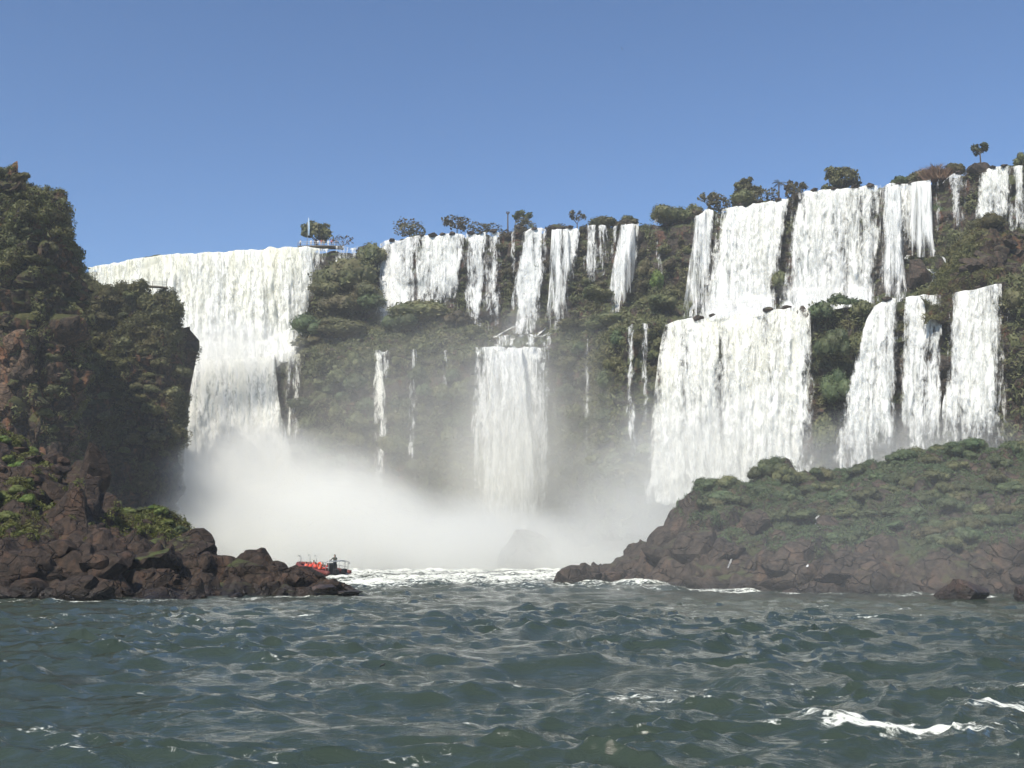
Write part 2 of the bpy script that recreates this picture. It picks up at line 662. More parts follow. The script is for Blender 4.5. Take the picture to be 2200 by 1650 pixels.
pxs = np.arange(-380, 2560, 5.0)
dr, de = d_rim(pxs), d_edge(pxs)
db = np.minimum(dr - 1.5, np.maximum(de + 5.0, dr - 3.0))
S = [PZ(pxs, -3.0, de - 3.5), P(pxs, EDGE(pxs), de), P(pxs, np.minimum(BASE(pxs), EDGE(pxs) - 6), db), P(pxs, RIM(pxs), dr), PZ(pxs, ZR + 0.6, dr + 7.0), PZ(pxs, ZR + 2.0, dr + 160.0)]
g = soften(loft(S, [110, 26, 66, 8, 10]), 3)
g = rocky(g, 100, 6.5, 1.7, 2.2, 0.6, 0.3, (20.0, 2.0), 0.3, 0.7, 0.4)
terrain('falls_cliff', g, M['basalt'], 'long two-tiered dark rock cliff that the waterfalls pour over')

# near cliff at the left edge of the picture
TOPA = curve([(-700, 250), (-300, 290), (0, 342), (60, 355), (110, 376), (140, 402), (160, 436), (175, 480), (186, 525), (190, 560)])
pa = np.concatenate([np.arange(-420, 100, 6.0), np.arange(100, 186.1, 2.5)])
da = 146.0 + 0.00035 * np.maximum(0, pa - 60) ** 2 * 1.4 - 0.02 * np.minimum(pa, 0)
top = P(pa, TOPA(pa), da)
sA = [PZ(pa, -2.0, da - 6.0), PZ(pa, 12.0, da - 2.0), P(pa, 0.5 * (TOPA(pa) + 900), da - 1.0), P(pa, TOPA(pa) + 28, da - 0.5), P(pa, TOPA(pa), da + 3.0)]
back = sA[-1].copy(); back[:, 0] *= 1.12; back[:, 1] += 14; back[:, 2] -= 0.5
back2 = back.copy(); back2[:, 0] *= 1.32; back2[:, 1] += 40; back2[:, 2] -= 12
g = loft(sA + [back, back2], [20, 60, 60, 10, 6, 4])
side = []
for k in range(1, 12):                                    # the wall turns away to the right side
    c = g[:, -1].copy()
    c[:, 0] = c[:, 0] * (1 + 3.5 * k / c[:, 1]) - 0.25 * k
    c[:, 1] += 3.5 * k
    side.append(c)
g = np.concatenate([g, np.stack(side, 1)], 1)
g = rocky(soften(g, 2), 200, 4.6, 2.3, 1.6, 0.7, 0.3, (12.0, 2.6), 0.3, 1.2)
terrain('mossy_cliff', g, M['cliff_near'], 'tall dark mossy cliff with brown rock patches at the left edge')

# cliff with the railed viewpoint behind it
TOPB = curve([(-100, 560), (150, 572), (195, 580), (230, 592), (262, 608), (355, 619), (372, 632), (384, 650), (394, 675), (401, 715), (404, 760), (405, 800)])
pb = np.concatenate([np.arange(-60, 340, 5.0), np.arange(340, 402.1, 2.0)])
dB = 198.0 + 0.0011 * np.maximum(0, pb - 330) ** 2 + 0.00045 * np.maximum(0, 290 - pb) ** 2 * 0.4
sB = [PZ(pb, -2.0, dB - 3.0), PZ(pb, 14.0, dB - 1.0), P(pb, 0.45 * TOPB(pb) + 0.55 * 900, dB - 0.4), P(pb, TOPB(pb) + 20, dB + 0.3), P(pb, TOPB(pb), dB + 3.0)]
back = sB[-1].copy(); back[:, 0] *= 1.03; back[:, 1] += 5; back[:, 2] -= 0.2
back2 = back.copy(); back2[:, 0] *= 1.05; back2[:, 1] += 7; back2[:, 2] -= 30
g = loft(sB + [back, back2], [26, 50, 44, 8, 6, 4])
side = []
for k in range(1, 9):
    c = g[:, -1].copy()
    c[:, 0] = c[:, 0] * (1 + 1.2 * k / c[:, 1]) - 0.25 * k
    c[:, 1] += 1.2 * k
    side.append(c)
g = np.concatenate([g, np.stack(side, 1)], 1)
g = rocky(soften(g, 2), 300, 6.0, 2.0, 1.9, 0.7, 0.3, (15.0, 2.2), 0.3, 1.2)
terrain('viewpoint_cliff', g, M['cliff_near'], 'overgrown rounded cliff carrying the railed lookout left of the main fall')

# rocky bank running out from the left
RIDGE = curve([(-400, 820), (0, 910), (70, 952), (110, 975), (150, 992), (185, 985), (215, 1010), (245, 1066), (265, 1102), (340, 1110), (372, 1124), (395, 1150), (440, 1160), (462, 1195),
               (475, 1208), (500, 1184), (530, 1190), (575, 1184), (608, 1190), (628, 1206), (660, 1214), (700, 1232), (735, 1252), (768, 1272)])
SHORE = curve([(-400, 1296), (0, 1291), (350, 1289), (500, 1284), (765, 1277)])
pc = np.concatenate([np.arange(-330, 768.1, 3.0)])
dsh = dist_for(SHORE(pc), 0.0)
drg = np.interp(pc, [-400, 0, 200, 300, 400, 480, 600, 700, 768], [100, 96, 92, 86, 80, 75, 71, 69.5, 67.6])
A0 = PZ(pc, -1.2, dsh - 0.6)
A3 = P(pc, RIDGE(pc), drg)
mid = lambda t, bulge: np.stack([A0[:, 0] + (A3[:, 0] - A0[:, 0]) * t, A0[:, 1] + (A3[:, 1] - A0[:, 1]) * t, A0[:, 2] + (A3[:, 2] - A0[:, 2]) * min(1, t + bulge)], -1)
A4 = A3.copy(); A4[:, 1] += 2.5; A4[:, 2] -= 0.8
A5 = A3.copy(); A5[:, 1] += 14 ; A5[:, 2] = -2.0
g = soften(loft([A0, mid(0.12, 0.14), mid(0.5, 0.12), mid(0.85, 0.06), A3, A4, A5], [26, 40, 36, 16, 5, 12]), 2)
fade = smooth(768, 690, pc)[None, :, None] * 0.75 + 0.25
h = rocky(g, 400, 3.4, 1.5, 1.2, 0.6, 0.14, (8.0, 0.8), 0.0, 0.1)
g = g + (h - g) * fade
terrain('rocky_bank', ease(ease(g)), M['bank'], 'jagged brown basalt bank sloping into the river at lower left')

# overgrown rocky islet at the right
RIDGE = curve([(1205, 1256), (1232, 1228), (1262, 1214), (1320, 1208), (1365, 1184), (1400, 1155), (1440, 1114), (1475, 1085), (1492, 1055), (1540, 1046), (1620, 1030), (1645, 1004), (1680, 1012),
               (1770, 1020), (1830, 1010), (1870, 990), (1920, 972), (1980, 964), (2060, 962), (2120, 955), (2200, 958), (2500, 940), (2700, 1000)])
SHORE = curve([(1205, 1259), (1300, 1262), (1500, 1268), (1700, 1272), (2200, 1281), (2700, 1290)])
pi = np.arange(1206, 2700, 3.5)
dsh = dist_for(SHORE(pi), 0.0)
drg = np.interp(pi, [1205, 1240, 1500, 1700, 2200, 2700], [87.5, 90, 97, 107, 114, 110])
A0 = PZ(pi, -1.2, dsh - 0.6)
A3 = P(pi, RIDGE(pi), drg)
A4 = A3.copy(); A4[:, 1] += 4; A4[:, 2] -= 0.6
A5 = A3.copy(); A5[:, 1] += 22; A5[:, 2] = -2.0
g = soften(loft([A0, mid(0.1, 0.2), mid(0.5, 0.1), mid(0.85, 0.05), A3, A4, A5], [24, 36, 30, 14, 5, 10]), 2)
fade = smooth(1206, 1262, pi)[None, :, None] * 0.8 + 0.2
h = rocky(g, 500, 4.0, 1.4, 1.4, 0.5, 0.14, (9.0, 1.2), 0.0, 0.2)
g = g + (h - g) * fade
terrain('rocky_islet', ease(ease(g)), M['islet'], 'brown rocky islet overgrown with green bushes at lower right')

# lower rocks behind its tip, dim in the spray
RIDGE = curve([(1245, 1250), (1290, 1214), (1345, 1180), (1385, 1160), (1420, 1138), (1470, 1105), (1560, 1080), (1700, 1060)])
ph = np.arange(1246, 1700, 5.0)
A0 = PZ(ph, -1.5, 112 + 0 * ph)
A3 = P(ph, RIDGE(ph), 122 + 0 * ph)
A5 = A3.copy(); A5[:, 1] += 16; A5[:, 2] = -2
g = soften(loft([A0, mid(0.3, 0.25), A3, A5], [16, 26, 10]), 2)
g = rocky(g, 600, 3.4, 1.0, 1.2, 0.4, 0.2, None, 0.0, 0.2)
terrain('spray_rocks', g, M['islet'], 'dim wet rocks in the spray behind the islet tip')

# knoll in front of the upper wall at the right
KN = curve([(1985, 640), (2012, 606), (2036, 556), (2062, 512), (2092, 482), (2130, 462), (2170, 482), (2200, 500), (2350, 520), (2500, 560)])
pk = np.arange(1988, 2500, 4.0)
dk = 183.0 - 0.004 * (pk - 1988)
kz = P(pk, KN(pk), dk)
A0 = PZ(pk, 40.0, dk - 9)
A3 = kz
A5 = A3.copy(); A5[:, 1] += 16; A5[:, 2] -= 10
g = soften(loft([A0, mid(0.25, 0.25), mid(0.6, 0.22), A3, A5], [16, 26, 22, 10]), 2)
g = rocky(g, 700, 4.5, 1.3, 1.6, 0.5, 0.22, (12, 1.2), 0.0, 0.3)
terrain('rocky_knoll', g, M['cliff_near'], 'brown rock knoll with a grassy crest below the rightmost upper falls')

# river bed and land far behind, so the ground reaches the horizon
me = mesh_np('ground', np.array([[-3000, -600, -6], [3000, -600, -6], [3000, 4000, -6], [-3000, 4000, -6]], float), np.array([[0, 1, 2, 3]]), False, [M['bank']])
add('ground', me, label='ground under the river and behind the cliffs', kind='structure')

# ------------------------------------------------------------------ river
def river():
    r = 3.0 * np.exp(np.arange(0, 560) * 0.0080)
    a = np.radians(np.linspace(-44, 44, 640))
    R, A = np.meshgrid(r, a, indexing='ij')
    x, y = R * np.sin(A), R * np.cos(A)
    rng = np.random.default_rng(5)
    z = np.zeros_like(x)
    dx = np.zeros_like(x)
    dy = np.zeros_like(x)
    jac = np.zeros_like(x)
    p3 = np.stack([x / 16, y / 16, 0 * x], -1)
    gust = 0.62 + 0.65 * smooth(-0.5, 0.6, fbm(p3, 3, 900))
    p4 = np.stack([x / 7, y / 7, 0 * x], -1)
    gust2 = 0.6 + 0.8 * smooth(-0.5, 0.6, fbm(p4, 2, 920))
    wob = 1.1 * np.stack([fbm(p4 * 1.7, 2, 930), fbm(p4 * 1.7, 2, 940)], -1)
    for k in range(64):
        L = 0.36 * (5.2 / 0.36) ** ((k + rng.random()) / 64.0)
        th = rng.normal(-1.5, 0.6)
        amp = 0.0106 * L ** 0.53 * (0.6 + 0.8 * rng.random())
        kk = 2 * math.pi / L
        cx, cy_ = math.cos(th), math.sin(th)
        ph = kk * (cx * (x + wob[..., 0]) + cy_ * (y + wob[..., 1])) + rng.random() * 6.283
        gg = gust if L > 2.5 else gust2
        # waves finer than the sheet's own spacing die away with distance
        am = amp * gg * np.clip(L / (R * 0.0080 * 2.6), 0, 1)
        s, c = np.sin(ph), np.cos(ph)
        z += am * s
        q = 0.85
        dx += q * am * c * cx
        dy += q * am * c * cy_
        jac += am * kk * s
    # churned white water below the falls and off the tip of the bank
    px, py = project(np.stack([x, y, 0 * x], -1))
    churn = smooth(66, 84, y) * smooth(150, 100, y) * smooth(640, 740, px) * smooth(1620, 1380, px)
    churn = np.maximum(churn, smooth(90, 120, y))
    lump = fbm(np.stack([x / 5.0, y / 3.2, 0 * x], -1), 4, 960)
    z += churn * smooth(190, 130, y) * (0.55 * lump + 0.35 * np.abs(fbm(np.stack([x / 1.6, y / 1.2, 0 * x], -1), 3, 970)) + 0.25)
    crest = smooth(0.55, 1.15, jac) * 0.42
    patch = smooth(0.05, 0.55, fbm(np.stack([x / 9, y / 4.5, 0 * x], -1), 4, 980))
    # foam lines carried in the current: a long drift to the right, smaller ones elsewhere
    def drift(cx, cyy, lx, ly, amt, sl=0.0):
        u = (x - cx) / lx
        v = (y - cyy - sl * (x - cx)) / (ly * 1.5)
        return amt * np.exp(-(u * u + v * v))
    streak = fbm(np.stack([x / 2.6, y / 0.9, 0 * x], -1), 4, 990)
    dr_ = drift(2.2, 19.2, 1.8, 0.45, 0.55) + drift(4.2, 18.0, 2.4, 0.5, 0.5, -0.12) + drift(5.9, 16.9, 1.5, 0.5, 0.62, 0.05) + drift(8.6, 17.2, 2.4, 0.5, 0.6, 0.08) + drift(7.6, 15.0, 1.6, 0.4, 0.5, 0.1) \
        + drift(10.2, 22.2, 2.2, 0.45, 0.7, 0.1) + drift(7.4, 20.4, 2.6, 0.4, 0.6) + drift(9.0, 19.0, 2.0, 0.3, 0.6, 0.1) + drift(3.6, 21.5, 2.0, 0.3, 0.5) + drift(-3.2, 14.2, 2.4, 0.5, 0.24) + drift(-5.4, 15.6, 1.8, 0.5, 0.4) + drift(-1.8, 13.4, 2.2, 0.4, 0.2) \
        + drift(-18, 37, 5, 1.0, 0.7) + drift(-13, 44, 6, 1.2, 0.5) + drift(17, 45, 9, 2.0, 0.35) + drift(12, 52, 8, 2.0, 0.35) + drift(-1.4, 16.6, 0.8, 0.2, 0.7)
    foam = crest * (0.35 + 0.75 * patch) + 1.05 * dr_ * (0.6 + 1.4 * streak) + churn * (0.42 + 0.85 * lump)
    # lapping line along the shores
    shore = np.interp(px, [-400, 0, 350, 500, 768, 800, 1180, 1206, 1300, 1500, 1700, 2200, 2700], [1296, 1291, 1289, 1284, 1277, 1200, 1200, 1258, 1262, 1268, 1272, 1281, 1290])
    ln = np.exp(-((py - shore - 1.5) / 3.0) ** 2) * (0.40 + 0.5 * fbm(np.stack([x / 1.8, y / 3, 0 * x], -1), 3, 995))
    foam = np.maximum(foam, ln)
    v = np.stack([x + dx, y + dy, z], -1)
    me = mesh_np('river', v, grid_faces(*x.shape, flip=True), True, [M['river']])
    fattr(me, 'foam', foam)
    add('river', me, label='choppy dark green river with drifting foam', kind='structure')
    # calm sheet under and around the detailed water
    xs = np.linspace(-900, 900, 60)
    ys = np.linspace(-500, 900, 50)
    X, Y = np.meshgrid(xs, ys)
    me = mesh_np('river_reach', np.stack([X, Y, 0 * X - 1.1], -1), grid_faces(50, 60), True, [M['river']])
    fattr(me, 'foam', 0 * X)
    add('river_reach', me, label='the river beyond the near reach', kind='structure')


river()

# ------------------------------------------------------------------ waterfalls
# nearest rock along each line of sight to the falls cliff, so that the water runs over it and not through it
ZW, ZB = 440, 240
_t = TERR['falls_cliff']
_m = (_t['py'] < 1240) & (_t['px'] > 0) & (_t['px'] < 2200) & (_t['py'] > 0)
_ix = (_t['px'][_m] / 5).astype(int)
_iy = (_t['py'][_m] / 5).astype(int)
zbuf = np.full((340, 442), 1e9)
np.minimum.at(zbuf, (_iy, _ix), _t['g'][..., 1][_m])
for _ in range(2):
    p_ = np.pad(zbuf, 1, constant_values=1e9)
    zbuf = np.min([p_[a:a + zbuf.shape[0], b:b + zbuf.shape[1]] for a in range(3) for b in range(3)], 0)
zbuf = np.where(zbuf > 1e8, 400.0, zbuf)
for _ in range(2):
    p_ = np.pad(zbuf, 1, mode='edge')
    zbuf = np.mean([p_[a:a + zbuf.shape[0], b:b + zbuf.shape[1]] for a in range(3) for b in range(3)], 0)


def rock_front(px, py):
    fx = np.clip(px / 5 - 0.5, 0, 440)
    fy = np.clip(py / 5 - 0.5, 0, 338)
    ix, iy = fx.astype(int), fy.astype(int)
    a, b = fx - ix, fy - iy
    return (zbuf[iy, ix] * (1 - a) + zbuf[iy, ix + 1] * a) * (1 - b) + (zbuf[iy + 1, ix] * (1 - a) + zbuf[iy + 1, ix + 1] * a) * b


HEAVY = []


def fall(label, tl, tr, bl, br, tier='U', den=1.0, throw=2.2, tint=0.0, layers=2, group=None, spread=1.0, d=None, ragged=1.0, res=0.33, bot=0.5, rough=1.0, off=0.55):
    """water leaving the lip between tl and tr and landing between bl and br (photo pixels on the lip's own distance)"""
    root = bpy.data.objects.new('waterfall', None)
    COL.objects.link(root)
    root['label'] = label
    root['category'] = 'waterfall'
    if group:
        root['group'] = group
    cpx = 0.5 * (tl[0] + tr[0])
    if tier == 'U' and 780 < cpx < 1330:
        den = den * 1.12
    dfun = (lambda p: np.full_like(p, d)) if d is not None else (d_rim if tier == 'U' else d_edge)
    dc = float(dfun(np.array([cpx]))[0])
    base = PZ(0.5 * (bl[0] + br[0]), 0, dc)
    mpp = dc / F
    wid = max(tr[0] - tl[0], br[0] - bl[0]) * mpp
    hei = (max(bl[1], br[1]) - min(tl[1], tr[1])) * mpp
    nu, nv = max(6, int(wid / res)), max(8, int(hei / res))
    u, vv = np.meshgrid(np.linspace(0, 1, nu), np.linspace(0, 1, nv))
    sd = abs(hash(label)) % 1000 if False else sum(ord(ch) * (i + 1) for i, ch in enumerate(label)) % 1000
    origin = None
    HEAVY.append((tl, tr, bl, br, den))
    for k in range(layers):
        e = vv ** spread
        wob = fbm(np.stack([0 * vv + sd, vv * hei / 5.0, 0 * vv + k], -1), 3, 31)
        wob2 = fbm(np.stack([0 * vv + sd + 40, vv * hei / 5.0, 0 * vv + k], -1), 3, 37)
        lx = tl[0] + (bl[0] - tl[0]) * e + ragged * 9 * wob * vv ** 0.6
        rx = tr[0] + (br[0] - tr[0]) * e + ragged * 9 * wob2 * vv ** 0.6
        px = lx + (rx - lx) * u
        tx = tl[0] + (tr[0] - tl[0]) * u
        ty = tl[1] + (tr[1] - tl[1]) * u
        if d is None:
            rc = RIM if tier == 'U' else EDGE
            wgt = np.minimum(1.0, np.abs(np.sin(u * math.pi)) * 3)
            ty = ty * (1 - wgt) + np.minimum(ty + 6, rc(tx) - 0.0) * wgt
        ty = ty + 5.5 * fbm(np.stack([tx * mpp / 2.2, 0 * px, 0 * px], -1), 3, sd + 71) * (0.4 if tint > 0.5 else 1.0)
        st = fbm(np.stack([tx * mpp / 3.0, 0 * px + 0.5, 0 * px], -1), 2, sd + 73)
        ty = ty + (9.0 if d is None else 0.0) * smooth(0.12, 0.5, st) * (0.15 if tint > 0.3 else 1.0)
        by = bl[1] + (br[1] - bl[1]) * u + (14 * fbm(np.stack([px * mpp / 2.5, 0 * px, 0 * px + k * 3.3], -1), 3, sd + 2)) * min(1.0, hei / 12.0)
        py = ty + (by - ty) * vv
        um, vm = px * mpp, vv * hei
        rel = 1.25 * rough * (0.75 * fbm(np.stack([um / 2.2, vm / 13.0, 0 * um + k * 7], -1), 4, sd + 3) + 0.55 * fbm(np.stack([um / 1.0, vm / 3.0 , 0 * um + k * 9], -1), 3, sd + 5) * (0.25 + vv) +
                       0.8 * fbm(np.stack([um / 7.0, vm / 30.0, 0 * um], -1), 2, sd + 8))
        dd = dfun(tx) - off - throw * np.sqrt(vv) - k * 0.75 * (0.3 + vv) - rel * (0.25 + 0.75 * np.minimum(1, vv * 3))
        dd = np.minimum(dd, rock_front(px, py) - 0.25 - 0.35 * k - 0.3 * rel * vv)
        g = P(px, py, dd)
        lip = g[0].copy()
        lip[:, 1] += 2.6
        lip[:, 2] += 0.12
        g = np.concatenate([lip[None], g], 0)
        if origin is None:
            origin = np.array([g[..., 0].mean(), g[..., 1].mean(), g[..., 2].min()])
            root.location = origin.tolist()
        me = mesh_np('water_sheet', g - origin, grid_faces(nv + 1, nu), True, [M['fall']])
        edge = np.minimum(u, 1 - u) * wid
        en = 0.5 + 0.5 * fbm(np.stack([um / 1.4, vm / 6.0, 0 * um], -1), 3, sd + 12)
        df = den * (1.0 if k == 0 else 0.62) * (0.35 + 0.65 * smooth(0, 0.4 + (1.4 + 0.06 * wid) * 1.8 * en ** 1.5, edge))
        um0 = (tx + (px - tx) * 0.5) * mpp
        seam = fbm(np.stack([um0 / 2.6, vm / 40.0, 0 * um + 3.0 * k], -1), 3, sd + 75)
        df = df * (1.0 + (1.05 if den < 1.3 else 0.2) * np.minimum(seam + 0.10, 0.08))
        df = 0.66 * df * (1 - bot * smooth(0.72, 1.0, vv + 0.12 * en))
        df = df + 0.06 * (1 - smooth(0, 0.1, vv))
        df = np.concatenate([df[:1], df], 0)
        fattr(me, 'thick', df)
        tn = tint * np.concatenate([np.ones((1, nu)), (1 - 0.75 * vv)], 0)
        fattr(me, 'tint', tn)
        uvv = np.concatenate([np.stack([um[0], vm[0] - 2.6], -1)[None], np.stack([um, vm], -1)], 0).reshape(-1, 2) + np.array([sd * 1.7, k * 31.0])
        lay = me.uv_layers.new(name='flow')
        li = np.empty(len(me.loops), dtype=np.int32)
        me.loops.foreach_get('vertex_index', li)
        lay.data.foreach_set('uv', uvv[li].astype(np.float32).ravel())
        add('water_sheet' if k == 0 else 'spray_veil', me, parent=root)
    return root


UG, LG = 'falls of the upper tier', 'falls of the lower tier'
fall('huge creamy white main waterfall left of the flag', (190, 573), (705, 531), (210, 790), (628, 778), 'U', 1.4, 3.0, 0.42, 3, UG, ragged=0.6, bot=0.0, rough=1.5)
fall('thin grey white curtain right of the main fall, below the dry shrubs', (718, 531), (772, 529), (715, 600), (760, 600), 'U', 0.95, 1.0, 0.2, 1, UG)
fall('great plunging lower step of the main fall, hidden in spray below', (378, 764), (590, 762), (345, 1160), (690, 1180), 'L', 1.7, 7.0, 0.2, 3, LG, spread=1.6, bot=0.0, rough=2.2, off=1.5)
fall('thin sloping fringe at the right lip of the main lower step', (554, 774), (596, 768), (548, 880), (580, 885), 'L', 0.8, 1.0, 0, 1, LG)
fall('leftmost white fall of the middle group, fanning out from a pointed lip', (816, 526), (897, 507), (806, 700), (892, 690), 'U', 1.02, 2.0, 0, 2, UG)
fall('broad white fall beside the fanning one, veined with green', (886, 510), (1000, 501), (884, 672), (980, 660), 'U', 0.95, 1.5, 0.1, 2, UG)
fall('green-veined twin strands right of the broad middle fall', (1000, 503), (1048, 500), (998, 690), (1036, 700), 'U', 0.78, 1.2, 0, 2, UG)
fall('narrow bright strand on the right of the green-veined pair', (1046, 501), (1078, 500), (1036, 712), (1076, 700), 'U', 0.82, 1.4, 0, 2, UG)
fall('tall white fall below the feathery green tree, spreading at its foot', (1124, 492), (1172, 492), (1090, 722), (1156, 718), 'U', 0.98, 2.2, 0, 2, UG)
fall('faint veil right of the tall fall below the feathery tree', (1166, 495), (1176, 495), (1150, 640), (1176, 640), 'U', 0.5, 1.2, 0, 1, UG)
fall('pale green thread between two falls in the middle', (1186, 497), (1202, 497), (1184, 604), (1202, 604), 'U', 0.85, 0.9, 0, 1, UG)
fall('white fall dropping onto a small step in the middle', (1210, 493), (1246, 493), (1200, 606), (1232, 606), 'U', 0.98, 1.4, 0, 2, UG)
fall('two lower threads from the small step in the middle', (1180, 601), (1226, 600), (1168, 712), (1226, 708), 'U', 0.78, 3.0, 0, 1, UG, off=2.0)
fall('grey translucent veil with bright threads right of the step', (1258, 492), (1284, 489), (1256, 600), (1288, 600), 'U', 0.82, 1.0, 0, 2, UG)
fall('short dim veil before the slanting bright fall', (1284, 489), (1306, 488), (1284, 590), (1304, 585), 'U', 0.7, 1.0, 0, 1, UG)
fall('single bright fall leaning left at its foot under the green hump', (1338, 482), (1372, 478), (1330, 596), (1370, 590), 'U', 1.1, 1.6, 0.15, 2, UG)
fall('foaming slide at the foot of the leaning bright fall', (1328, 586), (1368, 582), (1292, 680), (1338, 672), 'U', 1.0, 3.5, 0, 2, UG, off=2.2)
fall('hair-thin thread on the red rock right of the leaning fall', (1406, 482), (1416, 481), (1410, 604), (1420, 604), 'U', 0.95, 0.8, 0, 1, UG)
fall('slim white fall left of the great double step', (1512, 457), (1534, 455), (1486, 616), (1526, 610), 'U', 1.1, 1.6, 0, 2, UG)
fall('lacy cascade at the foot of the slim fall', (1490, 600), (1528, 598), (1462, 694), (1520, 690), 'U', 0.86, 3.5, 0, 2, UG, off=1.8)
fall('tall dense white upper fall left of the red rock rib', (1553, 448), (1694, 429), (1496, 690), (1662, 680), 'U', 1.15, 2.6, 0.15, 3, UG, bot=0.0)
fall('widest white upper fall right of the red rock rib', (1716, 414), (1894, 398), (1672, 668), (1884, 655), 'U', 1.1, 2.6, 0.15, 3, UG, bot=0.0)
fall('veined white fall just right of the widest upper fall', (1898, 400), (1994, 393), (1900, 530), (2002, 522), 'U', 0.9, 1.4, 0.1, 2, UG)
fall('narrow lower run of the veined fall, beside the small brown rock', (1896, 512), (1938, 515), (1880, 655), (1950, 645), 'U', 0.98, 3.0, 0, 2, UG, off=1.6)
fall('small stepped cascade over the small brown rock', (1950, 513), (2006, 511), (1944, 552), (2014, 552), 'U', 1.0, 1.4, 0, 1, UG, off=1.8)
fall('thin twin trickles below the dry grass tuft', (2034, 380), (2076, 376), (2036, 496), (2076, 496), 'U', 0.78, 1.2, 0, 2, UG)
fall('rightmost upper fall above the rocky knoll', (2104, 365), (2174, 356), (2092, 506), (2160, 506), 'U', 1.05, 1.8, 0.2, 2, UG)
fall('streaked strands at the right edge beside the rightmost upper fall', (2172, 356), (2206, 352), (2158, 500), (2206, 500), 'U', 0.9, 1.4, 0.15, 2, UG)
fall('misty central lower fall with a square lip', (1022, 746), (1172, 746), (1000, 1190), (1186, 1190), 'L', 0.86, 4.0, 0, 2, LG)
fall('inner white burst halfway down the central lower fall', (1050, 832), (1130, 828), (1010, 1190), (1170, 1190), 'L', 0.95, 6.0, 0, 2, LG, off=3.5, ragged=2, rough=1.6)
fall('faint side thread right of the central lower fall', (1168, 748), (1188, 748), (1166, 900), (1190, 900), 'L', 0.7, 1.5, 0, 1, LG)
fall('pair of white threads down the misty green lower wall', (804, 760), (836, 756), (798, 1090), (834, 1090), 'L', 0.72, 2.0, 0.3, 1, LG)
fall('faint thread on the misty wall right of the pair', (880, 760), (896, 760), (878, 1060), (896, 1060), 'L', 0.66, 2.0, 0, 1, LG)
fall('yellow green trickle on dark rock beside the main lower step', (610, 800), (648, 790), (610, 985), (644, 985), 'L', 0.72, 2.5, 1.0, 1, LG)
fall('slender thread left of the biggest lower fall', (1344, 702), (1364, 700), (1340, 1010), (1370, 1010), 'L', 0.86, 2.0, 0, 1, LG)
fall('dim thread between the slender one and the biggest lower fall', (1376, 702), (1394, 702), (1376, 900), (1398, 900), 'L', 0.68, 1.5, 0, 1, LG)
fall('biggest lower fall on the right, a wide thundering white wall', (1430, 696), (1740, 656), (1382, 1085), (1748, 1060), 'L', 1.15, 5.5, 0.3, 3, LG, spread=0.7, rough=1.5, bot=0.0)
fall('streaky fringe on the right side of the biggest lower fall', (1718, 680), (1752, 660), (1718, 960), (1754, 950), 'L', 0.72, 2.0, 0.5, 1, LG)
fall('first of three lower falls at the right, leaning out to the left', (1878, 652), (1932, 644), (1790, 1015), (1922, 1000), 'L', 1.12, 4.5, 0.1, 3, LG, spread=0.62)
fall('middle one of the three lower falls at the right', (1946, 642), (2022, 634), (1928, 985), (2022, 980), 'L', 1.05, 3.0, 0.1, 2, LG, spread=0.7)
fall('last of three lower falls at the right, double-headed and streaky', (2046, 630), (2152, 612), (2022, 975), (2150, 975), 'L', 0.96, 3.0, 0.15, 3, LG, spread=0.7)
fall('row of fine threads at the right end of the lower falls', (2134, 618), (2166, 610), (2138, 960), (2168, 960), 'L', 0.7, 1.6, 0.2, 1, LG)
fall('small foaming cascades stepping down to the square lip', (1064, 716), (1180, 712), (1050, 750), (1190, 748), 'L', 0.55, 1.0, 0, 1, LG, off=1.6)
fall('thin thread between the green-veined pair and the tall middle fall', (1098, 498), (1108, 498), (1096, 600), (1110, 600), 'U', 0.72, 0.9, 0, 1, UG)
fall('short thread left of the leaning bright fall', (1318, 486), (1328, 485), (1314, 575), (1326, 575), 'U', 0.72, 0.9, 0, 1, UG)
fall('pale thread right of the slim fall', (1538, 456), (1548, 455), (1530, 560), (1546, 560), 'U', 0.7, 0.9, 0, 1, UG)
fall('wet streak on the red rib between the two widest falls', (1698, 432), (1708, 430), (1694, 600), (1708, 600), 'U', 0.62, 0.9, 0, 1, UG)
fall('faint thread left of the twin trickles', (2012, 396), (2022, 394), (2008, 500), (2022, 500), 'U', 0.68, 0.9, 0, 1, UG)
fall('faint streak down the misty wall left of the central lower fall', (950, 762), (962, 762), (946, 980), (962, 980), 'L', 0.62, 1.5, 0, 1, LG)
fall('faint streak down the misty wall right of the central lower fall', (1256, 748), (1268, 746), (1252, 960), (1268, 960), 'L', 0.62, 1.5, 0, 1, LG)

# ------------------------------------------------------------------ plants
def leaf_quads(pos, nrm, size, rng, aspect=1.6):
    """one small bent-looking quad per position, facing roughly along nrm"""
    n = len(pos)
    nr = nrm + 0.75 * rng.normal(size=(n, 3))
    nr /= np.linalg.norm(nr, axis=1, keepdims=True) + 1e-9
    t = np.cross(nr, rng.normal(size=(n, 3)))
    t /= np.linalg.norm(t, axis=1, keepdims=True) + 1e-9
    b = np.cross(nr, t)
    s = (size * (0.6 + 0.8 * rng.random(n)))[:, None]
    v = np.stack([pos - t * s * aspect * 0.5, pos - b * s * 0.5 + t * s * 0.1, pos + t * s * aspect * 0.5, pos + b * s * 0.5 - t * s * 0.1], 1)
    return v.reshape(-1, 3), np.arange(n * 4).reshape(n, 4)


def unit(rng, n):
    d = rng.normal(size=(n, 3))
    return d / np.linalg.norm(d, axis=1, keepdims=True)


_ico = None


def ico():
    global _ico
    if _ico is None:
        import bmesh
        bm = bmesh.new()
        bmesh.ops.create_icosphere(bm, subdivisions=2, radius=1.0)
        _ico = (np.array([v.co[:] for v in bm.verts]), np.array([[v.index for v in f.verts] for f in bm.faces]))
        bm.free()
    return _ico


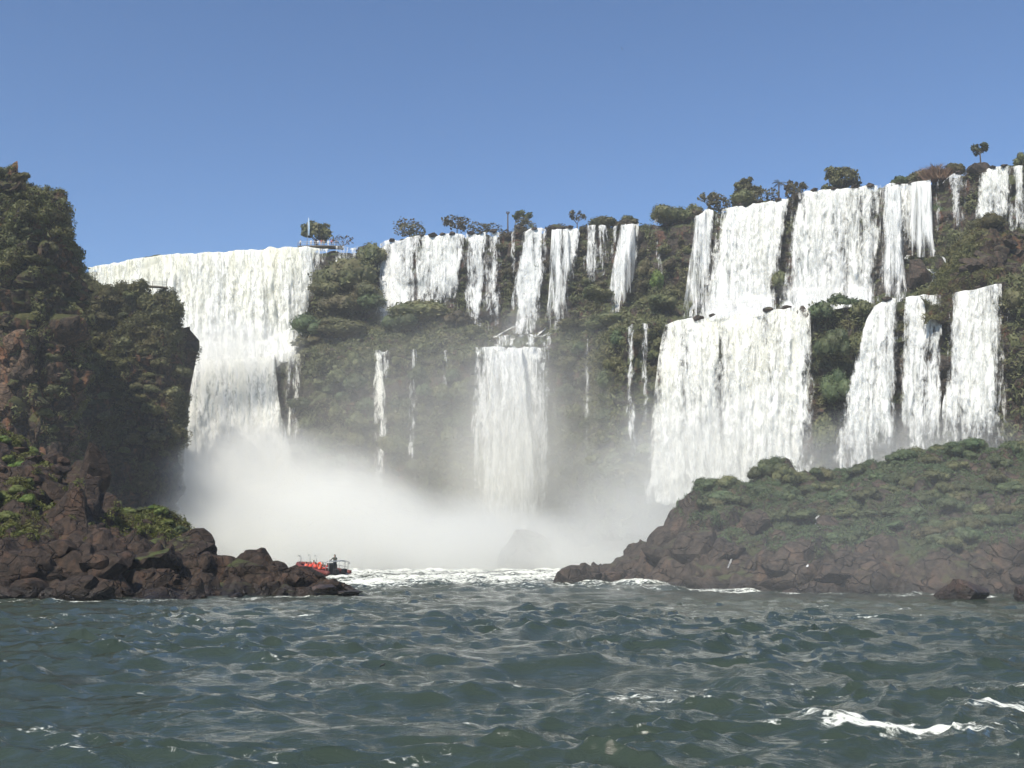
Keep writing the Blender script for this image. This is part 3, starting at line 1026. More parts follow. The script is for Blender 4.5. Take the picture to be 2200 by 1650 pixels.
def bush_data(seed, lobes=15, leaves=1300, size=0.105, flat=0.75, core=True):
    rng = np.random.default_rng(seed)
    c = unit(rng, lobes) * (0.30 + 0.42 * rng.random((lobes, 1)))
    c[:, 2] = np.abs(c[:, 2]) * 0.95 - 0.25
    c[:, 2] *= flat / 0.75
    rad = 0.26 + 0.26 * rng.random(lobes)
    k = rng.choice(lobes, leaves, p=rad ** 2 / (rad ** 2).sum())
    d = unit(rng, leaves)
    pos = c[k] + d * (rad[k] * (0.82 + 0.26 * rng.random(leaves)))[:, None]
    # leave out what lies deep in another lobe
    keep = np.ones(leaves, bool)
    for j in range(lobes):
        keep &= ~((np.linalg.norm(pos - c[j], axis=1) < rad[j] * 0.72) & (k != j))
    v, f = leaf_quads(pos[keep], d[keep] + np.array([0, 0, 0.25]), size, rng)
    tri = np.concatenate([f[:, [0, 1, 2]], f[:, [0, 2, 3]]])
    vs_, fs_ = [v], [tri]
    n = len(v)
    if core:
        iv, if_ = ico()
        for j in range(lobes):
            w = iv * (rad[j] * 0.80 * (1 + 0.16 * noise3(iv * 2.3 + j * 5.1, seed)))[:, None] + c[j]
            vs_.append(w)
            fs_.append(if_ + n)
            n += len(w)
    return np.concatenate(vs_), np.concatenate(fs_)


def quad_mesh(name, v, f, mat):
    return mesh_np(name, v, f, False, [mat])


BUSH = [bush_data(50 + i, 13 + i, 1250, 0.10 + 0.006 * i, 0.7 + 0.05 * (i % 3)) for i in range(6)]
SPARSE = [bush_data(70 + i, 11, 1000, 0.10, 0.7, False) for i in range(3)]
FINE = [bush_data(80 + i, 22, 2600, 0.062, 0.7) for i in range(4)]
_cache = {}


def plant_mesh(kind, i, mat):
    key = (kind, i, mat)
    if key not in _cache:
        v, f = {'bush': BUSH, 'sparse': SPARSE, 'fine': FINE}[kind][i]
        _cache[key] = quad_mesh('foliage', v, f, M[mat])
    return _cache[key]


def nearest_on(ter, px, py):
    t = TERR[ter]
    if 'idx' not in t:
        gx, gy = t['px'].ravel(), t['py'].ravel()
        toward = ((np.array([0, 0, CAMZ]) - t['g']) * t['n']).sum(-1).ravel() > 0
        t['idx'] = np.nonzero(toward)[0]
        t['gx'], t['gy'] = gx[t['idx']], gy[t['idx']]
        t['gd'] = t['g'].reshape(-1, 3)[t['idx'], 1]
    q = (t['gx'] - px) ** 2 + (t['gy'] - py) ** 2
    k = int(np.argmin(q + 0.02 * t['gd']))
    j = t['idx'][k]
    return t['g'].reshape(-1, 3)[j], t['n'].reshape(-1, 3)[j]


def bush(label, px, py, r, d=None, ter=None, kind='bush', mat='leaf_cliff', sq=(1.0, 1.0, 0.85), group=None, cat='bush', var=None, name='bush', push=0.35):
    """a shrub whose crown is centred on a photo pixel, r photo pixels in radius, at distance d or on a terrain"""
    if d is None:
        c, nn = nearest_on(ter, px, py)
        R = r * c[1] / F
        c = c + nn * R * push
    else:
        R = r * d / F
        c = P(px, py, d)
    if var is None:
        var = random.randrange({'bush': 6, 'sparse': 3, 'fine': 4}[kind])
    o = add(name, plant_mesh(kind, var, mat), label=label, cat=cat, group=group, loc=c)
    o.scale = (R * sq[0] * 1.08, R * sq[1], R * sq[2] * 1.08)
    o.rotation_euler = (random.uniform(-0.12, 0.12), random.uniform(-0.12, 0.12), random.uniform(0, 6.28))
    return o


def branching(rng, mb, p, dirv, L, r, depth, tips, up=0.25, spread=0.55, n=3):
    q = p + dirv * L
    m = p + dirv * L * 0.5 + rng.normal(size=3) * L * 0.06
    mb.tube([p, m, q], [r, r * 0.85, r * 0.65], 5 if depth > 1 else 3, 0, False)
    if depth == 0:
        tips.append(q)
        return
    for _ in range(n if depth > 1 else n + 1):
        nd = dirv + rng.normal(size=3) * spread + np.array([0, 0, up])
        nd /= np.linalg.norm(nd)
        branching(rng, mb, q, nd, L * rng.uniform(0.55, 0.85), r * 0.55, depth - 1, tips, up, spread, n)


def tree(label, px, py_base, h, w, d, mat='leaf_cliff', leaves=900, size=0.34, seed=1, depth=3, trunk=0.35, cat='tree', name='tree', group=None, spread=0.55, up=0.2, core=0.0, lean=0.0, flat=1.0, lr=None):
    """h, w in photo pixels; limbs grown first, leaves set round their ends"""
    rng = np.random.default_rng(seed)
    s = d / F
    H, W = h * s, w * s
    root = bpy.data.objects.new(name, None)
    COL.objects.link(root)
    root.location = P(px, py_base, d).tolist()
    root['label'] = label
    root['category'] = cat
    if group:
        root['group'] = group
    mb = MB()
    tips = []
    t0 = H * trunk
    r0 = max(0.07, H * 0.032)
    mb.tube([[0, 0, -0.6], [lean * t0 * 0.5, 0, t0 * 0.5], [lean * t0, 0, t0]], [r0 * 1.3, r0, r0 * 0.85], 6, 0, False)
    for k in range(5):
        a = k * 1.2566 + rng.uniform(-0.3, 0.3)
        dv = np.array([math.cos(a) * 0.9, math.sin(a) * 0.9, 0.75 * flat])
        dv /= np.linalg.norm(dv)
        branching(rng, mb, np.array([lean * t0, 0, t0]), dv, (H - t0) * 0.36, r0 * 0.6, depth - 1, tips, up, spread)
    tips = np.array(tips)
    # fit the limbs' spread to the crown's outline
    ext = np.abs(tips[:, :2]).max()
    top = tips[:, 2].max()
    kx, kz = (W * 0.5 * 0.92) / max(ext, 1e-3), (H * 0.97 - t0) / max(top - t0, 1e-3)
    allv = np.concatenate(mb.v)
    for arr in [tips] + mb.v:
        m = arr[:, 2] > t0
        arr[m, 2] = t0 + (arr[m, 2] - t0) * kz
        arr[:, 0] *= np.where(m, kx, 1)
        arr[:, 1] *= np.where(m, kx, 1)
    add('trunk', mb.mesh('trunk', [M['bark']], True), parent=root)
    if leaves:
        k = rng.integers(0, len(tips), leaves)
        cl = lr if lr else 0.135 * max(W, H)
        dv = unit(rng, leaves)
        pos = tips[k] + dv * (cl * rng.random(leaves) ** 0.5)[:, None] * np.array([1, 1, 0.7])
        v, f = leaf_quads(pos, dv + np.array([0, 0, 0.3]), size, rng)
        tri = np.concatenate([f[:, [0, 1, 2]], f[:, [0, 2, 3]]])
        add('crown', quad_mesh('crown', v, tri, M[mat]), parent=root)
    return root


def palm(label, px, py_base, h, d, seed=3):
    rng = np.random.default_rng(seed)
    s = d / F
    H = h * s
    root = bpy.data.objects.new('palm_tree', None)
    COL.objects.link(root)
    root.location = P(px, py_base, d).tolist()
    root['label'] = label
    root['category'] = 'palm tree'
    mb = MB()
    T = H * 0.72
    mb.tube([[0, 0, -0.5], [0.1, 0, T * 0.5], [0.15, 0, T]], [0.2, 0.15, 0.13], 6)
    add('trunk', mb.mesh('trunk', [M['bark']], True), parent=root)
    vv, ff = [], []
    n0 = 0
    for k in range(16):
        a = k * 2.399
        el = rng.uniform(0.1, 1.1)
        L = H * 0.42 * rng.uniform(0.8, 1.15)
        pts = []
        for q in np.linspace(0, 1, 9):
            r = L * q * math.cos(el * (1 - 0.4 * q))
            z = L * (q * math.sin(el) - 0.62 * q * q)
            pts.append(np.array([0.15 + r * math.cos(a), r * math.sin(a), T + z]))
        side = np.array([-math.sin(a), math.cos(a), 0])
        for j in range(8):
            for sg in (-1, 1):                                # leaflets hang from the rib
                w = 0.30 * math.sin(math.pi * (j + 1) / 9.5) * H / 4
                b0, b1 = pts[j], pts[j + 1]
                tip = 0.5 * (b0 + b1) + sg * side * w * 1.5 + (b1 - b0) * 0.7 + np.array([0, 0, -w * 0.7])
                vv += [b0, b0 * 0.4 + b1 * 0.6, tip]
                ff.append([n0, n0 + 1, n0 + 2])
                n0 += 3
    add('crown', mesh_np('crown', np.array(vv), np.array(ff), False, [M['leaf_cliff']]), parent=root)
    return root


def grass(label, px, py, w, h, d, mat='grass_dry', n=500, seed=5, cat='grass tuft', name='grass_tuft', group=None):
    rng = np.random.default_rng(seed)
    s = d / F
    W, H = w * s, h * s
    b = rng.normal(size=(n, 3)) * np.array([W * 0.22, W * 0.18, 0])
    L = H * (0.5 + 0.6 * rng.random(n))
    dr_ = np.stack([b[:, 0] * 0.9 / W + rng.normal(size=n) * 0.35, rng.normal(size=n) * 0.35, np.ones(n)], -1)
    dr_ /= np.linalg.norm(dr_, axis=1, keepdims=True)
    sd = unit(rng, n) * 0.035 * H / 2 * 1.6
    m = b + dr_ * (L * 0.6)[:, None]
    tip = b + dr_ * L[:, None] + np.stack([rng.normal(size=n) * 0.22 * L, rng.normal(size=n) * 0.2 * L, -0.15 * L], -1)
    v = np.stack([b - sd, b + sd, m + sd * 0.8, tip, m - sd * 0.8], 1).reshape(-1, 3)
    k = np.arange(n) * 5
    f = np.concatenate([np.stack([k, k + 1, k + 2], -1), np.stack([k, k + 2, k + 4], -1), np.stack([k + 4, k + 2, k + 3], -1)])
    return add(name, mesh_np(name, v, f, False, [M[mat]]), label=label, cat=cat, group=group, loc=P(px, py, d))


# --- ground cover clinging to the rock
def in_quad(px, py, q, grow=0):
    tl, tr, bl, br = q
    t = np.clip((py - min(tl[1], tr[1])) / (max(bl[1], br[1]) - min(tl[1], tr[1])), 0, 1)
    lx = tl[0] + (bl[0] - tl[0]) * t
    rx = tr[0] + (br[0] - tr[0]) * t
    return (px > lx - grow) & (px < rx + grow) & (py > min(tl[1], tr[1])) & (py < max(bl[1], br[1]))


def tuft_template(seed, n):
    rng = np.random.default_rng(seed)
    d = unit(rng, n)
    d[:, 2] = np.abs(d[:, 2])
    pos = d * (0.55 + 0.5 * rng.random((n, 1))) * np.array([1, 1, 0.75])
    v, f = leaf_quads(pos, d, np.full(n, 0.34), rng)
    v = v.reshape(n, 4, 3)[:, [0, 2, 3]].reshape(-1, 3)
    return v, np.arange(n * 3).reshape(n, 3)


TUFT = [tuft_template(200 + i, 30) for i in range(5)]


def cover(name, ter, n, mask, mat, size, label, seed=1, hang=0.35):
    t = TERR[ter]
    g, nn = t['g'], t['n']
    rng = np.random.default_rng(seed)
    a = np.linalg.norm(np.cross(g[1:, :-1] - g[:-1, :-1], g[:-1, 1:] - g[:-1, :-1]), axis=-1)
    cpx, cpy = t['px'][:-1, :-1], t['py'][:-1, :-1]
    w = a * (cpx > -160) * (cpx < 2360) * mask(cpx, cpy, g[:-1, :-1], nn[:-1, :-1])
    toward = ((np.array([0, 0, CAMZ]) - g[:-1, :-1]) * nn[:-1, :-1]).sum(-1) > 0
    w = (w * (0.15 + 0.85 * toward)).ravel()
    if w.sum() <= 0:
        return
    k = rng.choice(len(w), n, p=w / w.sum())
    r, c = np.divmod(k, g.shape[1] - 1)
    u, v_ = rng.random((n, 1)), rng.random((n, 1))
    pos = g[r, c] * (1 - u) * (1 - v_) + g[r + 1, c] * u * (1 - v_) + g[r, c + 1] * (1 - u) * v_ + g[r + 1, c + 1] * u * v_
    nz = nn[r, c] + np.array([0, 0, hang])
    nz /= np.linalg.norm(nz, axis=1, keepdims=True)
    tx = np.cross(nz, rng.normal(size=(n, 3)))
    tx /= np.linalg.norm(tx, axis=1, keepdims=True)
    ty = np.cross(nz, tx)
    clump = fbm(pos / 5.0, 2, seed + 9)
    s = (size[0] + (size[1] - size[0]) * rng.random(n) ** 1.6) * (0.8 + 0.6 * np.clip(clump + 0.2, 0, 1))
    which = rng.integers(0, len(TUFT), n)
    V, Fc = [], []
    base = 0
    for j, (tv, tf) in enumerate(TUFT):
        m = np.nonzero(which == j)[0]
        if not len(m):
            continue
        q = pos[m][:, None, :] + s[m][:, None, None] * (tv[None, :, 0:1] * tx[m][:, None] + tv[None, :, 1:2] * ty[m][:, None] + tv[None, :, 2:3] * nz[m][:, None])
        ff = tf[None] + (np.arange(len(m)) * len(tv))[:, None, None] + base
        V.append(q.reshape(-1, 3))
        Fc.append(ff.reshape(-1, 3))
        base += q.shape[0] * q.shape[1]
    me = mesh_np(name, np.concatenate(V), np.concatenate(Fc), False, [M[mat]])
    add(name, me, label=label, cat='undergrowth', kind='stuff')


def off_falls(px, py):
    w = np.ones_like(px)
    for tl, tr, bl, br, den in HEAVY:
        if den >= 0.55:
            w = np.where(in_quad(px, py, (tl, tr, bl, br), 3), 0.0 if den > 0.8 else 0.35, w)
    return w


def m_cliff(px, py, g, n):
    patch = smooth(-0.25, 0.3, fbm(g / 9.0, 3, 77))
    ledge = ((py > RIM(px) + 60) & (py < EDGE(px) + 60)).astype(float)
    low = (py > EDGE(px) - 10) * (px > 600)
    red = 1 - 0.9 * np.exp(-((px - 1440) / 30) ** 2 - ((py - 545) / 30) ** 2)
    return off_falls(px, py) * (0.18 + patch * 0.8 + 0.9 * ledge + 0.5 * low) * red * (py < 1150) * (py > RIM(px) - 4)


cover('undergrowth', 'falls_cliff', 11500, m_cliff, 'leaf_cliff', (0.6, 1.7), 'dense green undergrowth clinging to the cliff between the falls', 3)


def m_near(px, py, g, n):
    bare = np.exp(-((px - 20) / 55) ** 2 - ((py - 820) / 95) ** 2) + 0.8 * np.exp(-((px - 45) / 40) ** 2 - ((py - 620) / 60) ** 2)
    patch = smooth(-0.02, 0.22, fbm(g / 5.0, 3, 78))
    return (0.04 + patch + 0.5 * (py < TOPA(px) + 110)) * np.clip(1 - 1.1 * bare, 0.03, 1) * (py < 1050)


cover('undergrowth', 'mossy_cliff', 4600, m_near, 'leaf_near', (0.4, 1.25), 'dark green undergrowth hanging on the near left cliff', 4)


def m_view(px, py, g, n):
    patch = smooth(-0.05, 0.25, fbm(g / 6.0, 3, 79))
    return (0.08 + patch + 1.2 * (py < 760)) * (py < 1060) * (px > 120)


cover('undergrowth', 'viewpoint_cliff', 5200, m_view, 'leaf_near', (0.5, 1.35), 'olive undergrowth wrapped over the lookout cliff', 5)


def m_islet(px, py, g, n):
    t = TERR['rocky_islet']
    top = np.interp(px, [1206, 1440, 1490, 1640, 1900, 2200, 2500], [1256, 1114, 1055, 1010, 975, 957, 940])
    low = np.interp(px, [1206, 1440, 1560, 1700, 1850, 2000, 2200], [1200, 1110, 1150, 1200, 1180, 1190, 1160])
    patch = smooth(-0.35, 0.2, fbm(g / 4.0, 3, 80))
    return smooth(low + 25, low - 25, py) * (0.5 + patch) * (px > 1440)


cover('undergrowth', 'rocky_islet', 10500, m_islet, 'leaf_islet', (0.16, 0.42), 'green scrub spread over the upper slope of the islet', 6)


def m_bank(px, py, g, n):
    patch = smooth(0.0, 0.4, fbm(g / 3.0, 3, 81))
    left = smooth(130, 30, px) * smooth(1190, 1120, py) + 0.5 * np.exp(-((px - 80) / 60) ** 2 - ((py - 1030) / 30) ** 2)
    shelf = np.exp(-((px - 310) / 60) ** 2 - ((py - 1112) / 28) ** 2) + np.exp(-((px - 365) / 30) ** 2 - ((py - 1135) / 14) ** 2)
    return patch * left * (py < 1240) + shelf * 1.6


cover('undergrowth', 'rocky_bank', 1500, m_bank, 'leaf_bright', (0.18, 0.5), 'bright green weeds growing in cracks of the left bank', 7)


def m_knoll(px, py, g, n):
    k = KN(px)
    return smooth(k + 120, k + 30, py) * (px > 2000) * smooth(2130, 2060, px) + 0.5 * smooth(k + 40, k, py) + 0.5 * (py > 580)


cover('undergrowth', 'rocky_knoll', 1500, m_knoll, 'leaf_near', (0.4, 1.0), 'olive grass and scrub on the crest of the knoll', 8)



def m_rim(px, py, g, n):
    w = np.ones_like(px)
    for tl, tr, bl, br, den in HEAVY:
        if tl[1] < RIM(tl[0]) + 25:
            w = np.where((px > tl[0] - 2) & (px < tr[0] + 2), 0.0, w)
    return w * (g[..., 2] > 74.2) * (g[..., 1] < d_rim(px) + 9) * (px > 760) * (0.3 + smooth(-0.1, 0.3, fbm(g / 8.0, 2, 83)))


cover('undergrowth', 'falls_cliff', 900, m_rim, 'leaf_dry', (0.7, 2.0), 'dry scrub along the skyline above the falls', 12, 1.2)

# --- bushes and trees one can tell apart
def dR(px, b=2.0):
    return float(d_rim(np.array([px]))[0]) + b


for lab, px, py, r, d, mat, sq in [
    ('big dark bush crowning the buttress between the main fall and the middle falls', 745, 592, 60, 246, 'leaf_cliff', (1.1, 1, 0.95)),
    ('bush bulging left over the main fall from the buttress', 705, 622, 45, 244, 'leaf_cliff', (1, 1, 0.8)),
    ('bright topped bush at the upper right of the buttress', 800, 545, 34, 248, 'leaf_cliff', (0.85, 1, 1.1)),
    ('round bush on the right shoulder of the buttress', 782, 632, 46, 243, 'leaf_cliff', (1, 1, 0.85)),
    ('smooth green bush under the right shoulder of the buttress', 800, 648, 32, 240, 'leaf_islet', (1, 1, 0.7)),
    ('wide green bush jutting over the main fall at ledge height', 668, 700, 47, 238, 'leaf_islet', (1.05, 1, 0.85)),
    ('dark bush below the wide one, against the main fall', 660, 735, 34, 237, 'leaf_cliff', (1.1, 1, 0.7)),
    ('brown tinged bush in the middle of the buttress', 730, 655, 40, 241, 'leaf_dry', (1.1, 1, 0.8)),
    ('low broad bush left on the middle ledge', 740, 705, 55, 237, 'leaf_cliff', (1.3, 1, 0.6)),
    ('long domed bush on the middle ledge below the broad fall', 905, 672, 62, 236, 'leaf_cliff', (1.35, 1, 0.65)),
    ('round bush left of the domed one on the middle ledge', 862, 690, 42, 234, 'leaf_islet', (1, 1, 0.8)),
    ('brownish bush at the right end of the middle ledge', 990, 690, 40, 235, 'leaf_dry', (1.2, 1, 0.7)),
    ('dark hanging bush right end of the middle ledge, near the square lip', 1015, 715, 30, 230, 'leaf_cliff', (1.2, 1, 0.7)),
    ('bush on the ledge right of the square lip', 1230, 700, 32, 226, 'leaf_cliff', (1.4, 1, 0.6)),
    ('wide low bush on the slope under the leaning bright fall', 1300, 690, 42, 218, 'leaf_cliff', (1.3, 1, 0.55)),
    ('leafy bush under the thread on the red rock', 1420, 650, 40, 214, 'leaf_cliff', (1.2, 1, 0.7)),
    ('yellow green bush beside the thread on the red rock', 1412, 600, 20, 221, 'leaf_bright', (0.8, 1, 1.3)),
    ('dark bush between the leaning bright fall and the thread', 1388, 580, 24, 222, 'leaf_cliff', (1, 1, 1.2)),
    ('mossy lump on the rock right of the small step', 1278, 628, 34, 226, 'leaf_cliff', (1.3, 1, 0.6)),
    ('tallest round bush on the lip right of the biggest lower fall', 1805, 650, 34, 186, 'leaf_islet', (1.1, 1, 0.8)),
    ('bush at the left on the lip right of the biggest lower fall', 1765, 668, 30, 184, 'leaf_islet', (1, 1, 0.9)),
    ('bush at the right on the lip beside the first of the three falls', 1852, 664, 28, 183, 'leaf_cliff', (1, 1, 0.9)),
    ('leafy wall bush halfway down beside the biggest lower fall', 1790, 740, 40, 181, 'leaf_islet', (1, 1, 1.2)),
    ('lower leafy wall bush beside the biggest lower fall', 1790, 830, 40, 181, 'leaf_islet', (0.9, 1, 1.3)),
    ('dark bush by the wall left of the first of the three falls', 1840, 740, 30, 181, 'leaf_cliff', (0.9, 1, 1.3)),
    ('bush on the foot of the wall above the islet notch', 1770, 930, 34, 180, 'leaf_cliff', (0.9, 1, 1.4)),
    ('bush on the crest of the rocky knoll', 2126, 478, 38, 183, 'leaf_near', (1.1, 1, 0.8)),
    ('bush leaning left down the knoll crest', 2085, 520, 30, 182, 'leaf_near', (1, 1, 0.9)),
    ('grassy bush low on the left flank of the knoll', 2045, 575, 26, 182, 'leaf_near', (1, 1, 0.9)),
    ('dark bush at the right edge under the knoll', 2185, 640, 44, 170, 'leaf_cliff', (1, 1, 1.1)),
    ('bush at the right edge beside the fine threads', 2190, 740, 36, 170, 'leaf_cliff', (0.8, 1, 1.3)),
    ('bush hanging right of the slim fall', 1690, 560, 18, 223, 'leaf_cliff', (0.8, 1, 1.6)),
    ('bush wedged under the red rib between the two widest upper falls', 1675, 600, 18, 214, 'leaf_cliff', (1, 1, 1.4)),
    ('green hanging bush right of the veined fall', 2018, 450, 26, 208, 'leaf_islet', (0.8, 1, 1.8)),
]:
    bush(lab, px, py, r, d, mat=mat, sq=sq, kind='fine' if r > 36 else 'bush', group='bushes among the falls')

for lab, px, py, r, mat, sq, kind in [
    ('broad green bush hump on the skyline right of the leaning fall', 1440, 462, 44, 'leaf_cliff', (1.4, 1, 0.75), 'fine'),
    ('left green bush on the skyline above the grey veil', 1300, 478, 30, 'leaf_cliff', (1.3, 1, 0.7), 'bush'),
    ('small green skyline bush behind the leaning fall', 1352, 476, 24, 'leaf_cliff', (1.3, 1, 0.7), 'bush'),
    ('right end bush of the skyline hump', 1490, 458, 26, 'leaf_cliff', (1.2, 1, 0.9), 'bush'),
    ('round dark olive bush above the fanning fall', 878, 494, 33, 'leaf_dry', (1.05, 1, 0.7), 'sparse'),
    ('grey brown skyline bush between the broad fall and the snag', 1042, 490, 28, 'leaf_dry', (1.4, 1, 0.7), 'sparse'),
    ('thick bush below the feathery green tree', 1125, 484, 27, 'leaf_dry', (1.3, 1, 0.9), 'sparse'),
    ('dark green skyline bush left of the dry grass tuft', 1975, 380, 26, 'leaf_cliff', (1.3, 1, 0.8), 'bush'),
    ('small green bush at the lip above the veined fall', 1935, 388, 18, 'leaf_islet', (1.3, 1, 0.8), 'bush'),
    ('green bush right of the dry grass tuft', 2052, 364, 22, 'leaf_cliff', (1.1, 1, 0.9), 'bush'),
    ('bush at the upper right corner of the skyline', 2196, 345, 20, 'leaf_cliff', (1, 1, 1), 'bush'),
    ('dark low bush left of the palm on the skyline', 1640, 425, 34, 'leaf_dry', (1.5, 1, 0.7), 'sparse'),
    ('low brown green bush right of the palm', 1706, 416, 26, 'leaf_dry', (1.2, 1, 0.9), 'sparse'),
    ('low scrub at the left end of the palm thicket', 1545, 440, 36, 'leaf_dry', (1.3, 1, 0.7), 'sparse'),
    ('green scrub below the tallest thicket tree', 1600, 428, 34, 'leaf_cliff', (1.3, 1, 0.7), 'bush'),
]:
    bush(lab, px, py, r, dR(px, 3.0), kind=kind, mat=mat, sq=sq, group='bushes along the skyline')

tree('dark spreading tree behind the flag pole', 680, 533, 54, 74, dR(680, 5), 'leaf_cliff', 1500, 0.55, 21, 3, 0.28, flat=0.7)
tree('bare twiggy shrub right of the people at the flag', 735, 533, 24, 50, dR(735, 4), 'leaf_dry', 120, 0.3, 22, 3, 0.1, cat='shrub', name='shrub')
tree('flat topped dry tree on the skyline above the broad middle fall', 982, 504, 38, 76, dR(982, 4), 'leaf_dry', 420, 0.45, 23, 3, 0.35, flat=0.6)
tree('dead upright snag on the skyline', 1091, 502, 54, 10, dR(1091, 3), 'leaf_dry', 0, 0.3, 24, 2, 0.8, cat='dead tree', name='dead_tree')
tree('small feathery green tree on the skyline beside the snag', 1124, 500, 48, 40, dR(1124, 5), 'leaf_islet', 420, 0.45, 25, 3, 0.6, flat=0.5)
tree('bare grey shrub on the skyline left of the green humps', 1240, 490, 42, 38, dR(1240, 3), 'leaf_dry', 220, 0.35, 26, 3, 0.2, cat='shrub', name='shrub')
tree('tallest tree of the thicket left of the palm', 1606, 440, 54, 62, dR(1606, 6), 'leaf_cliff', 1100, 0.45, 27, 3, 0.3)
tree('thin leafy tree at the left end of the palm thicket', 1524, 450, 38, 50, dR(1524, 4), 'leaf_dry', 420, 0.4, 28, 3, 0.2)
tree('wispy dry tree just right of the palm', 1712, 428, 42, 46, dR(1712, 4), 'leaf_dry', 420, 0.4, 29, 3, 0.25)
tree('wide dark round-topped tree standing alone above the widest upper fall', 1806, 414, 52, 92, dR(1806, 5), 'leaf_cliff', 1900, 0.5, 30, 3, 0.12)
tree('lone small tree on a thin stem at the far right skyline', 2107, 352, 44, 40, dR(2107, 2), 'leaf_islet', 620, 0.36, 31, 3, 0.62, flat=0.5)
palm('small palm rising from the skyline thicket', 1673, 424, 46, dR(1673, 8))
grass('tawny dry grass tuft on the skyline at the right', 2014, 388, 50, 42, dR(2014, 0.5), n=700)
tree('twiggy bush on the skyline above the fanning fall', 880, 512, 42, 74, dR(880, 6), 'leaf_dry', 200, 0.35, 33, 3, 0.15, cat='shrub', name='shrub')


def poly_mask(px, py, poly):
    inside = False
    j = len(poly) - 1
    for i in range(len(poly)):
        xi, yi = poly[i]
        xj, yj = poly[j]
        if (yi > py) != (yj > py) and px < (xj - xi) * (py - yi) / (yj - yi) + xi:
            inside = not inside
        j = i
    return inside


ORD = ['first', 'second', 'third', 'fourth', 'fifth', 'sixth', 'seventh', 'eighth', 'ninth', 'tenth', 'eleventh', 'twelfth', 'thirteenth', 'fourteenth', 'fifteenth', 'sixteenth',
       'seventeenth', 'eighteenth', 'nineteenth', 'twentieth']


def scatter(ter, poly, n, rr, mats, label, group, sq=(1.1, 1.0, 0.8), kinds=('bush',), minsep=0.7, name='bush', avoid=False):
    xs = [p[0] for p in poly]
    ys = [p[1] for p in poly]
    got = []
    tries = 0
    while len(got) < n and tries < n * 40:
        tries += 1
        px, py = random.uniform(min(xs), max(xs)), random.uniform(min(ys), max(ys))
        if not poly_mask(px, py, poly):
            continue
        if avoid and float(off_falls(np.array([px]), np.array([py]))[0]) < 0.5:
            continue
        r = random.uniform(*rr)
        if any((px - a) ** 2 + (py - b) ** 2 < (minsep * (r + c)) ** 2 for a, b, c in got):
            continue
        got.append((px, py, r))
    # each is named by its row from the top and its place from the left
    got.sort(key=lambda q: q[1])
    nrow = 1 if len(got) < 9 else 2 if len(got) < 20 else 3 if len(got) < 36 else 4 if len(got) < 60 else 5
    rows = np.array_split(np.arange(len(got)), nrow)
    names = {1: ['only'], 2: ['upper', 'lower'], 3: ['top', 'middle', 'bottom'], 4: ['top', 'second', 'third', 'bottom'], 5: ['top', 'second', 'third', 'fourth', 'bottom']}[nrow]
    for ri, row in enumerate(rows):
        for oi, k in enumerate(sorted(row, key=lambda q: got[q][0])):
            px, py, r = got[k]
            where = ORD[oi] + ' from left' + ('' if nrow == 1 else ' in the ' + names[ri] + ' row')
            bush(label + ', ' + where, px, py, r, ter=ter, mat=random.choice(mats), sq=(sq[0] * random.uniform(0.85, 1.2), sq[1], sq[2] * random.uniform(0.8, 1.2)), group=group, kind=random.choice(kinds), name=name)



scatter('rocky_islet', [(1490, 1055), (1560, 1045), (1640, 1000), (1700, 1015), (1840, 1005), (1920, 965), (2060, 958), (2200, 955), (2200, 1130), (2050, 1180), (1860, 1170), (1720, 1190), (1620, 1120), (1500, 1110)],
        92, (15, 34), ['leaf_islet', 'leaf_islet', 'leaf_cliff'], 'low rounded bush on the right islet', 'bushes on the right islet', minsep=0.48, kinds=('fine',))
scatter('mossy_cliff', [(0, 350), (100, 380), (170, 500), (185, 600), (160, 700), (130, 900), (100, 960), (80, 700), (70, 560), (0, 560)],
        34, (10, 22), ['leaf_near', 'leaf_near', 'leaf_cliff'], 'leafy clump on the near left cliff', 'bushes on the near left cliff')
scatter('viewpoint_cliff', [(195, 600), (250, 625), (350, 645), (398, 700), (400, 830), (380, 870), (370, 960), (330, 1040), (270, 1050), (215, 940), (210, 800)],
        40, (10, 24), ['leaf_near', 'leaf_near', 'leaf_cliff'], 'leafy clump on the lookout cliff', 'bushes on the lookout cliff')
scatter('falls_cliff', [(640, 770), (1020, 760), (1010, 930), (990, 1050), (700, 1050), (640, 900)],
        44, (14, 28), ['leaf_cliff', 'leaf_cliff', 'leaf_islet'], 'misty bush left of the central lower fall', 'bushes on the middle lower wall', avoid=True, sq=(1, 1, 1.0))
scatter('falls_cliff', [(1195, 755), (1330, 710), (1420, 710), (1400, 900), (1380, 1020), (1210, 1020)],
        26, (14, 26), ['leaf_cliff', 'leaf_cliff', 'leaf_islet'], 'misty bush right of the central lower fall', 'bushes on the right lower wall', avoid=True, sq=(1, 1, 1.0))
scatter('falls_cliff', [(1080, 520), (1500, 500), (1500, 640), (1260, 660), (1080, 690)],
        24, (10, 18), ['leaf_cliff', 'leaf_dry'], 'small bush between the upper threads', 'bushes between the upper threads', avoid=True)
scatter('rocky_bank', [(0, 920), (60, 950), (75, 1040), (45, 1120), (0, 1140)],
        11, (14, 26), ['leaf_bright'], 'bright weed clump on the left bank', 'weed clumps on the left bank', kinds=('fine',))
scatter('rocky_bank', [(262, 1085), (345, 1085), (360, 1112), (395, 1140), (380, 1150), (270, 1108)],
        8, (12, 20), ['leaf_islet', 'leaf_bright'], 'green weed clump on the left rock shelf', 'weed clumps on the rock shelf', sq=(1.3, 1, 0.7), kinds=('fine',))
bush('lone round bush at the left crest of the islet', 1575, 1036, 17, ter='rocky_islet', mat='leaf_islet', kind='fine', group='bushes on the islet crest')
bush('broad round bush at the left end of the islet scrub', 1525, 1054, 33, ter='rocky_islet', mat='leaf_islet', sq=(1.2, 1, 0.75), kind='fine', group='bushes on the islet crest')
